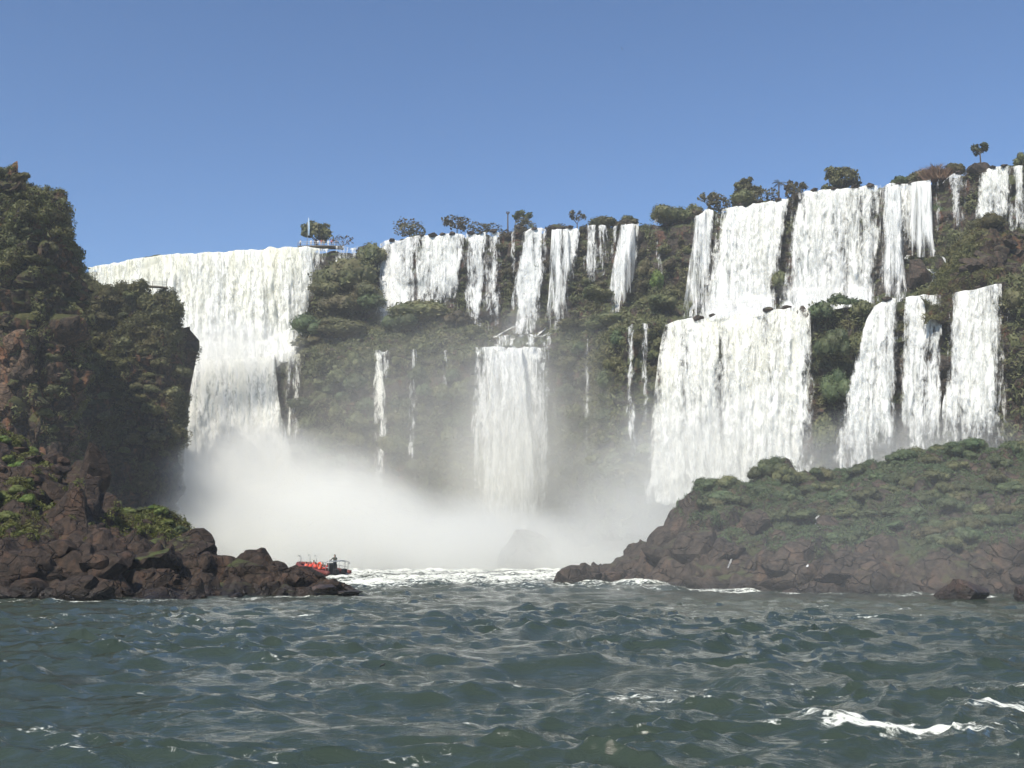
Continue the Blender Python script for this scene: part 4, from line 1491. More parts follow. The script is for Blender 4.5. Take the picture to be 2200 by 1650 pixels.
bush('peaked bush on the islet crest below the biggest fall', 1655, 1012, 30, ter='rocky_islet', mat='leaf_islet', sq=(1.1, 1, 1.0), kind='fine', group='bushes on the islet crest')

# ------------------------------------------------------------------ rocks
def rock_mesh(seed, mat, rough=0.06, flat=0.8):
    import bmesh
    rng = np.random.default_rng(seed)
    bm = bmesh.new()
    bmesh.ops.create_icosphere(bm, subdivisions=3, radius=1.0)
    v = np.array([q.co[:] for q in bm.verts])
    f = np.array([[q.index for q in t.verts] for t in bm.faces])
    bm.free()
    nrm = unit(rng, 15)
    dist = rng.uniform(0.62, 0.98, 15)
    dots = v @ nrm.T
    r = np.min(np.where(dots > 0.05, dist / np.maximum(dots, 0.05), 9), axis=1)
    r = np.minimum(r, 1.25)
    v = v * r[:, None]
    v = v + v * (rough * fbm(v * 2.4 + seed, 4, seed))[:, None] * 1.4
    v[:, 2] *= flat
    me = mesh_np('rock', v, f, True, [M[mat]])
    try:
        me.set_sharp_from_angle(angle=math.radians(28))
    except Exception:
        pass
    return me


RB = [rock_mesh(900 + i, 'bank') for i in range(7)]
RI = [rock_mesh(920 + i, 'islet', 0.09) for i in range(6)]
RW = [rock_mesh(940 + i, 'boulder', 0.09) for i in range(4)]


def boulder(label, px, py, w, h, d, me, rz=0.0, rx=0.0, group=None, deep=1.0, name='boulder', cat='boulder'):
    s = d / F
    o = add(name, me, label=label, cat=cat, group=group, loc=P(px, py, d))
    o.scale = (w * s * 0.5, w * s * 0.5 * deep, h * s * 0.5 / 0.8)
    o.rotation_euler = (rx, 0, rz)
    return o


boulder('big smooth topped brown boulder by the spray at the end of the weed shelf', 430, 1172, 82, 76, 79, RB[0], 0.6)
boulder('tall pointed rock with pale lichen patches on the left bank', 196, 1040, 74, 165, 88, RB[1], 1.0, 0.15)
boulder('long low rock forming the middle hump of the bank near the boat', 540, 1236, 130, 78, 72, RB[2], 0.3)
boulder('dark wet rock at the outer end of the left bank', 700, 1268, 70, 30, 68, RW[0], 0.2)
boulder('rounded rock hiding the bow of the boat', 652, 1250, 90, 54, 70, RB[4], 0.5)
boulder('low sloping rock right of the one hiding the bow', 704, 1262, 64, 34, 69, RB[5], 1.3)
boulder('flat dark rock at the very tip of the left bank', 745, 1274, 56, 14, 67.5, RW[1], 0.9)
boulder('dark rock standing alone in the water off the islet', 2070, 1272, 112, 58, 61, RW[2], 0.4, name='boulder')
boulder('dark rock in the water cut by the right edge of the picture', 2212, 1276, 84, 50, 60, RW[3], 1.4)
boulder('rounded grey boulder veiled by spray under the central fall', 1132, 1212, 150, 150, 172, RI[5], 0.4)
boulder('squat rock at the left tip of the islet', 1262, 1240, 64, 62, 88, RI[1], 0.2)
boulder('small brown rock parting the water right of the veined fall', 1974, 592, 60, 76, 196, RI[2], 0.5)
boulder('rock beside the lip of the biggest lower fall', 1726, 684, 40, 56, 185.5, RI[1], 0.8)
boulder('pale rock outcrop under the lone small tree', 2102, 364, 62, 34, dR(2102, 0.5), RI[4], 0.3)
boulder('reddish mound on the skyline right of the feathery tree', 1196, 492, 46, 20, dR(1196, 0.5), RI[5], 0.3)
boulder('rust brown triangular rock on the islet slope', 1625, 1130, 80, 90, 88, RI[3], 0.9, 0.3)
boulder('tan flat faced rock low on the islet', 1775, 1150, 70, 70, 86, RI[0], 2.0)
boulder('large rounded tan rock on the islet front', 1500, 1190, 130, 130, 84, RI[4], 1.1)


def rocks(ter, poly, n, rr, meshes):
    xs = [p[0] for p in poly]
    ys = [p[1] for p in poly]
    k = 0
    while k < n:
        px, py = random.uniform(min(xs), max(xs)), random.uniform(min(ys), max(ys))
        if not poly_mask(px, py, poly):
            continue
        k += 1
        p, nn = nearest_on(ter, px, py)
        r = random.uniform(*rr) * p[1] / F
        o = add('rock', random.choice(meshes), parent=TERR[ter]['obj'], loc=p - nn * r * 0.35)
        o.scale = (r * random.uniform(0.8, 1.5), r * random.uniform(0.8, 1.3), r * random.uniform(0.6, 1.1))
        o.rotation_euler = (random.uniform(-0.5, 0.5), random.uniform(-0.5, 0.5), random.uniform(0, 6.28))


rocks('rocky_bank', [(0, 1060), (150, 1060), (350, 1130), (480, 1210), (640, 1240), (740, 1272), (500, 1285), (0, 1292)], 24, (18, 62), RB)
rocks('rocky_bank', [(0, 1200), (480, 1230), (640, 1245), (740, 1272), (500, 1285), (0, 1292)], 44, (5, 14), RB)
rocks('rocky_bank', [(0, 960), (150, 990), (240, 1080), (150, 1100), (0, 1080)], 26, (10, 30), RB)
rocks('rocky_islet', [(1225, 1235), (1400, 1170), (1480, 1100), (1560, 1150), (1720, 1200), (2200, 1170), (2200, 1275), (1500, 1266), (1225, 1256)], 26, (20, 60), RI)
rocks('rocky_islet', [(2050, 965), (2200, 960), (2200, 1080), (2100, 1040)], 8, (10, 24), RI)
rocks('rocky_knoll', [(2040, 600), (2100, 520), (2200, 500), (2200, 600)], 16, (10, 26), RI)
rocks('falls_cliff', [(1060, 715), (1200, 705), (1195, 742), (1050, 744)], 16, (6, 14), RI)
rocks('falls_cliff', [(1475, 640), (1530, 610), (1530, 685), (1465, 690)], 12, (6, 12), RI)
rocks('falls_cliff', [(1560, 676), (1700, 660), (1690, 668), (1560, 686)], 10, (5, 10), RI)

# stones standing in the lips of the falls
for px in (842, 906, 930, 952, 972, 1012, 1034, 1060, 1148, 1226, 1352, 1590, 1634, 1672, 1748, 1790, 1836, 1870, 1930, 1962, 2060, 2132, 2158):
    d = float(d_rim(np.array([px]))[0])
    r = random.uniform(4, 8) * d / F
    o = add('rock', random.choice(RI), parent=TERR['falls_cliff']['obj'], loc=P(px, float(RIM(px)) - 1, d - 1.0))
    o.scale = (r * 1.3, r * 1.5, r * 0.9)
    o.rotation_euler = (0, 0, random.uniform(0, 6))
for px in (1500, 1532, 1648, 1690, 1904, 2100):
    d = float(d_edge(np.array([px]))[0])
    r = random.uniform(5, 11) * d / F
    o = add('rock', random.choice(RI), parent=TERR['falls_cliff']['obj'], loc=P(px, float(EDGE(px)) - 1, d - 1.2))
    o.scale = (r * 1.3, r * 1.5, r * 0.9)
    o.rotation_euler = (0, 0, random.uniform(0, 6))

# bare tan slabs where the near cliff has shed its plants
RT = [rock_mesh(960 + i, 'tan_rock', 0.10, 1.0) for i in range(3)]
for px, py, w, h in ((22, 790, 34, 60), (58, 770, 22, 44), (8, 850, 26, 40), (46, 842, 20, 40), (30, 735, 24, 30), (12, 600, 18, 26)):
    p_, n_ = nearest_on('mossy_cliff', px, py)
    s_ = p_[1] / F
    o = add('rock', random.choice(RT), parent=TERR['mossy_cliff']['obj'], loc=p_ - n_ * 0.3)
    o.scale = (w * s_, 1.1, h * s_)
    o.rotation_euler = (random.uniform(-0.1, 0.1), random.uniform(-0.2, 0.2), random.uniform(-0.3, 0.3))

# ------------------------------------------------------------------ small streams over the rocks
def rill(label, pts, w, ter='falls_cliff', den=0.66, lift=0.25, group='small streams'):
    """a thread of white water running down over a terrain along photo pixels"""
    pts = np.array(pts, float)
    seg = np.linalg.norm(np.diff(pts, axis=0), axis=1)
    t = np.concatenate([[0], np.cumsum(seg)])
    n = max(6, int(t[-1] / 3))
    tt = np.linspace(0, t[-1], n)
    cx, cyy = np.interp(tt, t, pts[:, 0]), np.interp(tt, t, pts[:, 1])
    mid = []
    for a, b in zip(cx, cyy):
        p, nn = nearest_on(ter, a, b)
        mid.append(p[1])
    dd = np.array(mid)
    dd = np.minimum(dd, np.convolve(np.pad(dd, 2, mode='edge'), np.ones(5) / 5, 'valid')) - lift
    m = 5
    V = []
    rng = np.random.default_rng(int(pts.sum()))
    ww = w * (0.7 + 0.6 * rng.random(n))
    for j in range(m):
        f = j / (m - 1) - 0.5
        V.append(P(cx + f * ww, cyy, dd - 0.12 * (1 - 4 * f * f)))
    g = np.stack(V, 1)
    o = g.reshape(-1, 3).mean(0)
    me = mesh_np('rill', g - o, grid_faces(n, m, True), True, [M['fall']])
    u = np.abs(np.linspace(-1, 1, m))[None, :] * np.ones((n, 1))
    fattr(me, 'thick', den * (1 - 0.45 * u ** 2))
    fattr(me, 'tint', 0 * u)
    s = float(dd.mean()) / F
    uvv = np.stack([u * w * s + pts[0, 0], (tt * s)[:, None] * np.ones((1, m)) * 0.8], -1).reshape(-1, 2)
    lay = me.uv_layers.new(name='flow')
    li = np.empty(len(me.loops), dtype=np.int32)
    me.loops.foreach_get('vertex_index', li)
    lay.data.foreach_set('uv', uvv[li].astype(np.float32).ravel())
    add('rill', me, label=label, cat='stream', group=group, loc=o)


rill('white thread running left from the tall fall to the square lip', [(1108, 700), (1088, 710), (1066, 722), (1052, 734)], 9)
rill('second white thread stepping down to the square lip', [(1140, 704), (1118, 714), (1102, 728), (1096, 746)], 9)
rill('third white thread stepping down to the square lip', [(1172, 704), (1152, 720), (1136, 734), (1128, 746)], 9)
rill('long slanting stream entering the square lip from the right', [(1234, 698), (1205, 712), (1172, 720), (1150, 730), (1130, 744)], 8)
rill('short drop at the right end of the square lip', [(1180, 722), (1176, 734), (1176, 748)], 7)
rill('thread wrapping the left of the small brown rock', [(1952, 548), (1946, 556), (1962, 562), (1982, 572), (1996, 580)], 9)
rill('thread twisting down below the small brown rock', [(1998, 578), (2012, 590), (2004, 606), (1994, 622), (2000, 640)], 13)
rill('thin thread right of the small brown rock', [(2006, 548), (2026, 552), (2034, 566), (2028, 580)], 6)
rill('white rivulet falling between the tan rocks of the islet', [(1572, 1178), (1574, 1190), (1570, 1206), (1564, 1220)], 4.5, 'rocky_islet', 0.5, 0.2)
rill('tiny white trickle right of the rust brown rock', [(1742, 1194), (1738, 1206), (1734, 1218)], 6, 'rocky_islet', 0.75, 0.35)
rill('tiny spill high on the islet among the bushes', [(1628, 1112), (1626, 1122)], 6, 'rocky_islet', 0.7, 0.6)
rill('small spill beside the tan flat faced rock', [(1762, 1104), (1748, 1120), (1764, 1138)], 5, 'rocky_islet', 0.6, 0.6)
rill('dripping thread on the dark rock under the slim fall', [(1502, 640), (1486, 664), (1482, 690)], 8)

# ------------------------------------------------------------------ people
M['skin'] = simple_mat('skin', (0.42, 0.25, 0.17), 0.6)
M['hair'] = simple_mat('dark_hair', (0.03, 0.022, 0.018), 0.7)
M['vest'] = simple_mat('red_life_vest', (0.62, 0.06, 0.03), 0.55)
for nm, c in (('olive', (0.07, 0.07, 0.05)), ('white', (0.7, 0.7, 0.68)), ('red', (0.45, 0.05, 0.04)), ('blue', (0.06, 0.10, 0.22)), ('grey', (0.22, 0.22, 0.22)), ('sand', (0.42, 0.34, 0.22)), ('dark', (0.025, 0.027, 0.03))):
    M['cloth_' + nm] = simple_mat(nm + '_cloth', c, 0.85)


def body_mesh(pose, shirt, legs):
    """one skinned body grown from a posed skeleton; z = 0 is the ground or the seat's foot level"""
    if pose == 'sit':
        hip = 0.45
        J = {'pelvis': (0, 0, hip + 0.08), 'waist': (-0.03, 0, hip + 0.28), 'chest': (-0.02, 0, hip + 0.5), 'neck': (0, 0, hip + 0.66), 'head': (0.03, 0, hip + 0.78), 'crown': (0.03, 0, hip + 0.92)}
        for s, n in ((1, 'l'), (-1, 'r')):
            J.update({n + 'hip': (0.02, 0.1 * s, hip + 0.06), n + 'knee': (0.44, 0.12 * s, hip + 0.06), n + 'ankle': (0.42, 0.12 * s, 0.08), n + 'toe': (0.58, 0.13 * s, 0.04),
                      n + 'sh': (-0.01, 0.19 * s, hip + 0.56), n + 'el': (0.1, 0.25 * s, hip + 0.34), n + 'wr': (0.3, 0.18 * s, hip + 0.26), n + 'hand': (0.39, 0.15 * s, hip + 0.25)})
    else:
        J = {'pelvis': (0, 0, 0.95), 'waist': (0.0, 0, 1.12), 'chest': (0.01, 0, 1.32), 'neck': (0.01, 0, 1.49), 'head': (0.04, 0, 1.6), 'crown': (0.04, 0, 1.74)}
        fwd = {'stand': (0.02, 0.06), 'drive': (0.28, 0.46), 'point': (0.2, 0.42)}[pose]
        for s, n in ((1, 'l'), (-1, 'r')):
            raise_ = (pose == 'drive') or (pose == 'point' and s == 1)
            J.update({n + 'hip': (0, 0.1 * s, 0.9), n + 'knee': (0.04 * s, 0.11 * s, 0.5), n + 'ankle': (0.0, 0.12 * s, 0.08), n + 'toe': (0.16, 0.14 * s, 0.035),
                      n + 'sh': (0, 0.2 * s, 1.40), n + 'el': ((fwd[0] if raise_ else -0.02), 0.27 * s, 1.14 if not raise_ else 1.2),
                      n + 'wr': ((fwd[1] if raise_ else 0.07), 0.25 * s, 0.90 if not raise_ else 1.22), n + 'hand': ((fwd[1] + 0.09 if raise_ else 0.1), 0.24 * s, 0.80 if not raise_ else 1.23)})
    E = [('pelvis', 'waist'), ('waist', 'chest'), ('chest', 'neck'), ('neck', 'head'), ('head', 'crown')]
    for n in 'lr':
        E += [('pelvis', n + 'hip'), (n + 'hip', n + 'knee'), (n + 'knee', n + 'ankle'), (n + 'ankle', n + 'toe'), ('chest', n + 'sh'), (n + 'sh', n + 'el'), (n + 'el', n + 'wr'), (n + 'wr', n + 'hand')]
    R = {'pelvis': 0.14, 'waist': 0.125, 'chest': 0.15, 'neck': 0.055, 'head': 0.095, 'crown': 0.07, 'hip': 0.09, 'knee': 0.062, 'ankle': 0.042, 'toe': 0.036, 'sh': 0.065, 'el': 0.045, 'wr': 0.032, 'hand': 0.038}
    keys = list(J)
    me = bpy.data.meshes.new('person')
    me.from_pydata([J[k] for k in keys], [(keys.index(a), keys.index(b)) for a, b in E], [])
    o = bpy.data.objects.new('tmp_person', me)
    COL.objects.link(o)
    md = o.modifiers.new('skin', 'SKIN')
    sv = me.skin_vertices[0].data if me.skin_vertices else None
    if sv is None:
        me.update()
    for i, k in enumerate(keys):
        r = R.get(k, R.get(k[1:], 0.06))
        me.skin_vertices[0].data[i].radius = (r, r)
        me.skin_vertices[0].data[i].use_root = (k == 'pelvis')
    sub = o.modifiers.new('sub', 'SUBSURF')
    sub.levels = 1
    sub.render_levels = 1
    dg = bpy.context.evaluated_depsgraph_get()
    out = bpy.data.meshes.new_from_object(o.evaluated_get(dg))
    bpy.data.objects.remove(o)
    out.materials.clear()
    for m in (M['skin'], M[shirt], M[legs], M['cloth_dark'], M['hair']):
        out.materials.append(m)
    nk, hd = np.array(J['neck']), np.array(J['head'])
    for p in out.polygons:
        c = np.array(p.center[:])
        best = min(E, key=lambda e: np.linalg.norm(np.array(J[e[0]]) * 0.5 + np.array(J[e[1]]) * 0.5 - c) - (0.06 if 'hip' in e[1] else 0))
        nm = best[1]
        k = 1
        if nm in ('head', 'crown'):
            k = 4 if (c[2] > hd[2] + 0.08 or c[0] < hd[0] - 0.05) else 0
        elif nm[1:] == 'hand':
            k = 0
        elif nm[1:] in ('knee', 'ankle', 'hip'):
            k = 2
        elif nm[1:] == 'toe':
            k = 3
        p.material_index = k
        p.use_smooth = True
    out.name = 'person'
    return out, J


def vest_mesh(J, mat):
    """a padded vest round the trunk"""
    w, c, n = np.array(J['waist']), np.array(J['chest']), np.array(J['neck'])
    mb = MB()
    an = np.linspace(0, 2 * math.pi, 13)[:-1]
    rings = []
    for p, rx, ry in ((w - [0, 0, 0.10], 0.16, 0.19), (w + [0, 0, 0.05], 0.185, 0.215), (c + [0, 0, 0.02], 0.19, 0.225), (0.45 * c + 0.55 * n, 0.15, 0.19), (n + [0, 0, 0.0], 0.085, 0.10)):
        rings.append(p + np.stack([rx * np.cos(an), ry * np.sin(an), 0 * an], -1))
    f = [(k * 12 + j, k * 12 + (j + 1) % 12, (k + 1) * 12 + (j + 1) % 12, (k + 1) * 12 + j) for k in range(4) for j in range(12)]
    mb.raw(np.concatenate(rings), f)
    return mb.mesh('life_vest', [mat], True)


def person(label, loc, rz, pose, shirt, legs, vest=None, group=None, scale=1.0):
    me, J = body_mesh(pose, shirt, legs)
    o = add('person', me, label=label, cat='person', group=group, loc=loc)
    o.rotation_euler = (0, 0, rz)
    o.scale = (scale,) * 3
    if vest:
        add('life_vest', vest_mesh(J, M[vest]), parent=o)
    return o


# ------------------------------------------------------------------ tour boat behind the bank
M['hull'] = simple_mat('slate_hull', (0.03, 0.04, 0.06), 0.45)
M['tube_red'] = simple_mat('red_rubber', (0.14, 0.03, 0.025), 0.6)
M['metal'] = simple_mat('grey_metal', (0.42, 0.43, 0.44), 0.4, 0.6)
M['deck'] = simple_mat('deck', (0.25, 0.25, 0.26), 0.7)
M['black'] = simple_mat('black_plastic', (0.02, 0.02, 0.022), 0.4)
M['orange'] = simple_mat('orange_ring', (0.75, 0.12, 0.05), 0.5)
M['white_paint'] = simple_mat('white_paint', (0.75, 0.75, 0.73), 0.5)


def boat():
    root = bpy.data.objects.new('tour_boat', None)
    COL.objects.link(root)
    root['label'] = 'red and slate inflatable tour boat with rails at the edge of the spray'
    root['category'] = 'boat'
    yaw = math.radians(128)
    stern = P(728, 1243, 106.5)
    root.location = stern.tolist()
    root.rotation_euler = (math.radians(-2), math.radians(-4), yaw)
    L, B = 8.4, 1.15
    # hull: sections from stern to bow
    xs = np.linspace(0, L, 14)
    V = []
    for x in xs:
        t = x / L
        b = B * (1 - max(0, (t - 0.55) / 0.45) ** 2.2 * 0.96)
        kz = -0.25 + 0.75 * max(0, (t - 0.6) / 0.4) ** 2
        gz = 0.42 + 0.35 * t ** 2.5
        V.append([[x, -b, gz], [x, -b * 0.9, 0.5 * (gz + kz)], [x, 0, kz], [x, b * 0.9, 0.5 * (gz + kz)], [x, b, gz]])
    V = np.array(V)
    mb = MB()
    mb.raw(V.reshape(-1, 3), [(i * 5 + j, i * 5 + j + 1, (i + 1) * 5 + j + 1, (i + 1) * 5 + j) for i in range(13) for j in range(4)] + [(0, 1, 2, 3, 4)])
    add('hull', mb.mesh('hull', [M['hull']], True), parent=root)
    for s in (0, 4):
        mb = MB()
        mb.tube(V[:, s] + np.array([0, 0, 0.10]), [0.24] * 12 + [0.2, 0.12], 10)
        add('side_tube', mb.mesh('side_tube', [M['tube_red']], True), parent=root)
    mb = MB()
    mb.raw(np.concatenate([V[:, 0], V[:, 4]]) * [1, 0.95, 0] + [0, 0, 0.30], [(i, i + 1, 14 + i + 1, 14 + i) for i in range(13)])
    add('deck', mb.mesh('deck', [M['deck']]), parent=root)
    for k in range(5):
        mb = MB()
        mb.box((2.2 + k * 0.95, 0, 0.34), (0.4, 1.7, 0.2))
        mb.box((1.98 + k * 0.95, 0, 0.6), (0.08, 1.7, 0.34))
        add('bench', mb.mesh('bench', [M['tube_red']]), parent=root)
    mb = MB()
    mb.box((1.35, 0, 0.78), (0.5, 0.8, 0.95))
    mb.box((1.42, 0, 1.3), (0.3, 0.7, 0.12))
    add('console', mb.mesh('console', [M['black']]), parent=root)
    # stern frame of bent pipe
    for x in (0.15, 0.75):
        mb = MB()
        mb.tube([[x, -1.05, 0.5], [x, -1.05, 1.5], [x, -0.95, 1.62], [x, 0.95, 1.62], [x, 1.05, 1.5], [x, 1.05, 0.5]], 0.035, 6)
        add('pipe_frame', mb.mesh('pipe_frame', [M['metal']], True), parent=root)
    for y in (-1.05, 1.05):
        for z in (1.05, 1.5):
            mb = MB()
            mb.tube([[0.15, y, z], [1.9, y, z]], 0.028, 6)
            add('rail', mb.mesh('rail', [M['metal']], True), parent=root)
        mb = MB()
        mb.tube([[1.9, y, 0.5], [1.9, y, 1.5]], 0.028, 6)
        add('post', mb.mesh('post', [M['metal']], True), parent=root)
    # hooped grab rails at the bow
    for x, y in ((7.0, 0.55), (7.0, -0.55), (6.2, 0.85), (6.2, -0.85)):
        mb = MB()
        mb.tube([[x, y, 0.55], [x, y, 1.6], [x + 0.12, y, 1.72], [x + 0.3, y, 1.72], [x + 0.4, y, 1.6]], 0.03, 6)
        add('grab_rail', mb.mesh('grab_rail', [M['metal']], True), parent=root)
    for y in (-0.42, 0.42):
        mb = MB()
        mb.box((-0.22, y, 0.72), (0.5, 0.38, 0.42))
        mb.box((-0.25, y, 0.2), (0.22, 0.16, 0.8))
        add('outboard_motor', mb.mesh('outboard_motor', [M['black']]), parent=root)
    mb = MB()
    mb.tube([[0.05, -0.9, 1.5], [-0.25, -0.9, 1.62]], 0.015, 5)
    mb.raw([[-0.25, -0.9, 1.62], [-0.6, -0.86, 1.46], [-0.22, -0.91, 1.36]], [(0, 1, 2)])
    add('pennant', mb.mesh('pennant', [M['metal']]), parent=root)
    bpy.context.view_layer.update()
    W = root.matrix_world
    # ring buoy hung on the side rail
    mb = MB()
    n = 20
    pts = [[0.29 * math.cos(a), 0, 0.29 * math.sin(a)] for a in np.linspace(0, 2 * math.pi, n + 1)]
    mb.tube(pts, 0.085, 8, 0, False)
    o = add('life_ring', mb.mesh('life_ring', [M['orange']], True), label='orange ring buoy hanging on the boat rail', cat='life ring', loc=W @ Vector((1.75, 1.16, 1.12)))
    o.rotation_euler = (0, 0, yaw)
    person('boat driver in dark olive jacket standing at the stern console', W @ Vector((0.85, 0, 0.34)), yaw, 'drive', 'cloth_olive', 'cloth_dark', None, None, 1.1)
    words = ['stern', 'second', 'middle', 'fourth', 'bow']
    for k in range(5):
        for s, side in ((1, 'near'), (-1, 'far')):
            cl = ['cloth_red', 'cloth_dark', 'cloth_grey', 'cloth_red', 'cloth_blue'][(k + (s < 0)) % 5]
            vcol = ['vest', 'vest', 'orange', 'cloth_red', 'vest', 'cloth_dark'][(k * 2 + (s < 0)) % 6]
            person('seated passenger with life vest on the %s side of the %s bench' % (side, words[k]), W @ Vector((2.12 + k * 0.95, 0.42 * s, -0.08)), yaw, 'sit', cl, 'cloth_dark', vcol, 'boat passengers', 0.9 + 0.04 * ((k * 3 + s) % 4))


boat()

# ------------------------------------------------------------------ lookouts, flag, people on the rim
M['timber'] = simple_mat('weathered_timber', (0.14, 0.12, 0.09), 0.8)


def railing(label, pts, hgt, deck, post_step, legs, name, cat):
    """walkway along world points: deck slab, posts and rails each a piece of its own"""
    root = bpy.data.objects.new(name, None)
    COL.objects.link(root)
    pts = [np.array(p, float) for p in pts]
    o0 = pts[0]
    root.location = o0.tolist()
    root['label'] = label
    root['category'] = cat
    L = np.concatenate([[0], np.cumsum([np.linalg.norm(b - a) for a, b in zip(pts[:-1], pts[1:])])])
    at = lambda s: np.array([np.interp(s, L, [p[i] - o0[i] for p in pts]) for i in range(3)])
    mb = MB()
    n = max(2, int(L[-1] / 1.0))
    q = [at(L[-1] * k / n) for k in range(n + 1)]
    V = []
    for p in q:
        V += [p + [0, 0, 0], p + [0, deck, 0], p + [0, deck, -0.16], p + [0, 0, -0.16]]
    f = []
    for k in range(n):
        for j in range(4):
            f.append((k * 4 + j, k * 4 + (j + 1) % 4, (k + 1) * 4 + (j + 1) % 4, (k + 1) * 4 + j))
    f += [(0, 3, 2, 1), (n * 4, n * 4 + 1, n * 4 + 2, n * 4 + 3)]
    mb.raw(V, f)
    add('deck', mb.mesh('deck', [M['timber']]), parent=root)
    for z in (0.5, 1.0):
        mb = MB()
        mb.tube([p + [0, 0.06, hgt * z] for p in q], 0.03, 5)
        add('rail', mb.mesh('rail', [M['metal']], True), parent=root)
    m = max(2, int(round(L[-1] / post_step)))
    for k in range(m + 1):
        p = at(L[-1] * k / m)
        mb = MB()
        mb.tube([p + [0, 0.06, -legs], p + [0, 0.06, hgt]], 0.05, 6)
        add('post', mb.mesh('post', [M['timber']], True), parent=root)
    return root


railing('metal railed walkway on the lookout cliff left of the main fall', [P(250, 610, 203), P(300, 612, 201.5), P(340, 614, 201), P(357, 616, 201.5)], 0.85, 1.4, 2.4, 0.9, 'lookout_walkway', 'walkway')
rd = dR(690, 0.8)
railing('railed platform crowded with visitors at the lip beside the flag', [PZ(640, 75.55, rd), PZ(690, 75.55, rd - 0.4), PZ(735, 75.55, rd)], 0.95, 3.0, 2.0, 0.8, 'lookout_platform', 'platform')
vis = [(668, 'white', 'sand', 'visitor in white at the left of the platform under the tree'), (676, 'grey', 'dark', 'visitor in grey just right of the flag pole'), (683, 'white', 'blue', 'visitor in white shirt and blue trousers under the tree'),
       (690, 'red', 'sand', 'visitor in red shirt in the middle of the rim crowd'), (695, 'sand', 'grey', 'visitor in sand coloured shirt beside the one in red'), (705, 'white', 'white', 'visitor all in white right of the crowd'),
       (712, 'red', 'dark', 'visitor in red with dark trousers at the right'), (722, 'grey', 'blue', 'last visitor in grey at the right end of the platform'), (645, 'white', 'dark', 'lone visitor in white left of the flag pole')]
for k, (px, a, b, lab) in enumerate(vis):
    person(lab, PZ(px, 75.55, rd + 0.5 + 0.35 * (k % 3)), -1.57 + 0.6 * math.sin(k * 2.1), 'point' if k % 4 == 3 else 'stand', 'cloth_' + a, 'cloth_' + b, None, 'visitors on the rim platform', 0.95 + 0.05 * (k % 3))

M['sky_blue'] = simple_mat('pale_blue_cloth', (0.42, 0.62, 0.82), 0.8, 0, 0.08)
M['white_cloth'] = simple_mat('white_cloth', (0.82, 0.83, 0.84), 0.8, 0, 0.05)


def flag():
    root = bpy.data.objects.new('flag_pole', None)
    COL.objects.link(root)
    base = PZ(660, 75.5, rd + 0.3)
    H = float(P(661, 467, rd)[2] - 75.5)
    root.location = base.tolist()
    root['label'] = 'thin pole with a limp pale blue and white striped flag'
    root['category'] = 'flag'
    mb = MB()
    mb.tube([[0, 0, 0], [0, 0, H * 0.6], [0.02, 0, H]], [0.06, 0.05, 0.035], 6)
    add('pole', mb.mesh('pole', [M['metal']], True), parent=root)
    # limp cloth: three bands hanging in folds down from the top corner
    nu, nv = 13, 16
    V, f, mi = [], [], []
    Hf = H * 0.62
    for j in range(nv):
        v = j / (nv - 1)
        for i in range(nu):
            u = i / (nu - 1)
            wdt = 0.26 * (0.35 + 0.65 * math.sin(math.pi * min(1, 0.12 + v * 0.85)))
            V.append([0.05 + u * wdt + 0.28 * v * (0.5 + 0.5 * u), 0.10 * math.sin(u * 9.0 + v * 1.5) * (0.4 + v), H - 0.05 - v * Hf + 0.15 * u * (1 - v)])
    for j in range(nv - 1):
        for i in range(nu - 1):
            f.append((j * nu + i, j * nu + i + 1, (j + 1) * nu + i + 1, (j + 1) * nu + i))
            mi.append(0 if (i < 4 or i >= 8) else 1)
    me = mesh_np('cloth', np.array(V), np.array(f), True, [M['sky_blue'], M['white_cloth']], mi)
    add('cloth', me, parent=root)


flag()


# ------------------------------------------------------------------ birds and bits on the water
def bird(label, px, py, d, span, roll, heading):
    mb = MB()
    mb.tube([[-0.26, 0, 0], [-0.14, 0, 0.0], [0.02, 0, 0.01], [0.16, 0, 0.0], [0.25, 0, -0.005]], [0.012, 0.045, 0.06, 0.04, 0.008], 8)
    for s in (-1, 1):
        w = [[0.10, 0.03 * s, 0.02], [0.12, 0.24 * s, 0.07], [0.02, 0.42 * s, 0.06], [-0.12, 0.55 * s, 0.02], [-0.03, 0.36 * s, 0.055], [-0.04, 0.18 * s, 0.06], [-0.07, 0.03 * s, 0.02]]
        lo = [[a, b, c - 0.012] for a, b, c in w]
        n = len(w)
        mb.raw(w + lo, [tuple(range(n))] + [tuple(range(n, 2 * n))[::-1]] + [(i, (i + 1) % n, n + (i + 1) % n, n + i) for i in range(n)])
    mb.raw([[-0.22, 0.03, 0], [-0.42, 0.09, 0], [-0.36, 0, 0], [-0.42, -0.09, 0], [-0.22, -0.03, 0]], [(0, 1, 2, 3, 4)])
    o = add('bird', mb.mesh('bird', [M['black']], True), label=label, cat='bird', loc=P(px, py, d))
    o.scale = (span,) * 3
    o.rotation_euler = (roll, 0.1, heading)


bird('small dark bird banking in the open sky', 1336, 104, 110, 0.62, math.radians(62), math.radians(80))
for lab, px, py, s in (('dark speck of driftwood on the water left of centre', 822, 1430, 0.05), ('tiny dark speck of driftwood farther out', 903, 1404, 0.035)):
    d = float(dist_for(py, 0.12))
    mb = MB()
    mb.tube([[-1.2, 0, -0.4], [-0.4, 0.1, 0.2], [0.4, -0.05, 0.5], [1.1, 0.1, 0.9]], [0.25, 0.42, 0.38, 0.15], 7)
    mb.tube([[0.1, 0, 0.4], [0.3, 0.3, 1.0]], [0.16, 0.06], 5)
    o = add('driftwood', mb.mesh('driftwood', [M['black']], True), label=lab, cat='driftwood', loc=P(px, py, d))
    o.scale = (s,) * 3

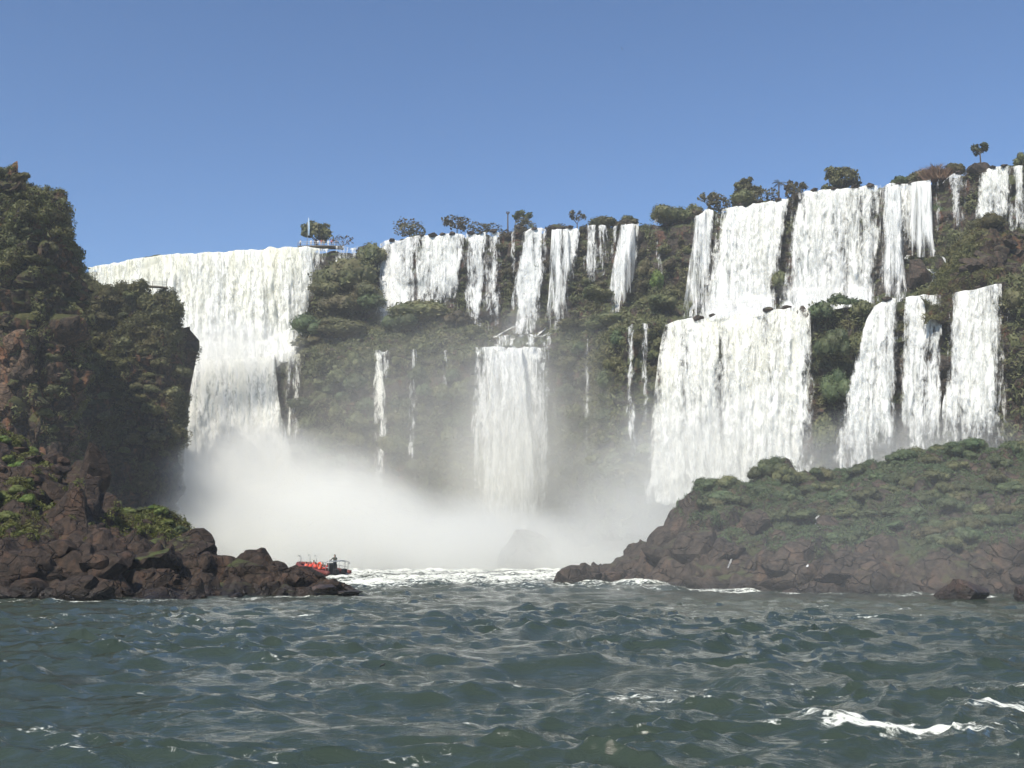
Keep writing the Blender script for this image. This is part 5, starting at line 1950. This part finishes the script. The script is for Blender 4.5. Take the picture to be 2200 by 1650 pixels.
# ------------------------------------------------------------------ spray and haze
def spray(label, px, py, d, rad, dens, power=1.6, contrast=1.0, nscale=1.3, tilt=0.0, step=1.0):
    import bmesh
    bm = bmesh.new()
    bmesh.ops.create_icosphere(bm, subdivisions=3, radius=1.0)
    me = bpy.data.meshes.new('spray_cloud')
    bm.to_mesh(me)
    bm.free()
    me.materials.append(mist_mat('spray_' + str(len(bpy.data.materials)), dens, power, contrast, nscale))
    o = add('spray_cloud', me, label=label, cat='spray', kind='stuff', loc=P(px, py, d))
    o.scale = rad
    o.rotation_euler = (0, tilt, 0)
    me.materials[0].cycles.volume_step_rate = step
    return o


spray('dense white spray boiling up at the foot of the main fall', 490, 1092, 212, (20, 16, 25), 0.26, 1.3, 1.4, 2.2)
spray('bright spray cloud drifting right from the main fall', 660, 1155, 184, (30, 32, 20), 0.21, 1.3, 1.5, 2.2, tilt=0.30)
spray('low spray spreading over the churned water', 930, 1212, 165, (44, 32, 13), 0.17, 1.3, 1.3, 2.2, tilt=0.10)
spray('mist filling the basin below the middle wall', 1040, 1020, 212, (62, 13, 40), 0.05, 1.0, 0.7, 1.6)
spray('spray column at the foot of the central lower fall', 1095, 1030, 206, (15, 8, 34), 0.13, 1.3, 1.2)
spray('spray at the foot of the biggest lower fall', 1480, 1030, 172, (26, 12, 20), 0.12, 1.3, 1.2, 1.8)
spray('spray sweeping left over the low rocks from the biggest fall', 1340, 1150, 150, (16, 14, 10), 0.09, 1.3)
spray('spray at the foot of the three right falls', 1950, 985, 162, (26, 9, 10), 0.08, 1.3)
spray('spray on the step between the main fall and its lower plunge', 480, 750, 228, (20, 7, 9), 0.2, 1.3, 1.2, 1.8)
spray('spray where the tall dense upper fall strikes the ledge', 1580, 650, 206, (9, 4, 6), 0.16, 1.3)
spray('spray where the widest upper fall strikes the ledge', 1775, 625, 200, (11, 4, 5), 0.13, 1.3)
spray('spray where the tall middle fall strikes the ledge', 1120, 690, 232, (6, 4, 5), 0.08, 1.3)
spray('faint spray under the fanning fall', 850, 660, 240, (8, 4, 5), 0.07, 1.3)
spray('thin spray drifting past the front of the islet', 1850, 1180, 64, (32, 10, 9), 0.016, 1.0)


def haze():
    v = np.array([[x, y, z] for z in (-7.0, 92.0) for y in (-60.0, 460.0) for x in (-330.0, 330.0)])
    f = np.array([(0, 2, 3, 1), (4, 5, 7, 6), (0, 1, 5, 4), (2, 6, 7, 3), (0, 4, 6, 2), (1, 3, 7, 5)])
    m, _, _ = new_mat('haze')
    t = NT(m)
    n = t.node('ShaderNodeVolumePrincipled')
    n.inputs['Color'].default_value = (0.93, 0.96, 1.0, 1)
    n.inputs['Density'].default_value = 0.00033
    t.out(vol=n.outputs[0])
    add('haze', mesh_np('haze', v, f, False, [m]), label='faint damp haze over the whole gorge', kind='stuff')


haze()
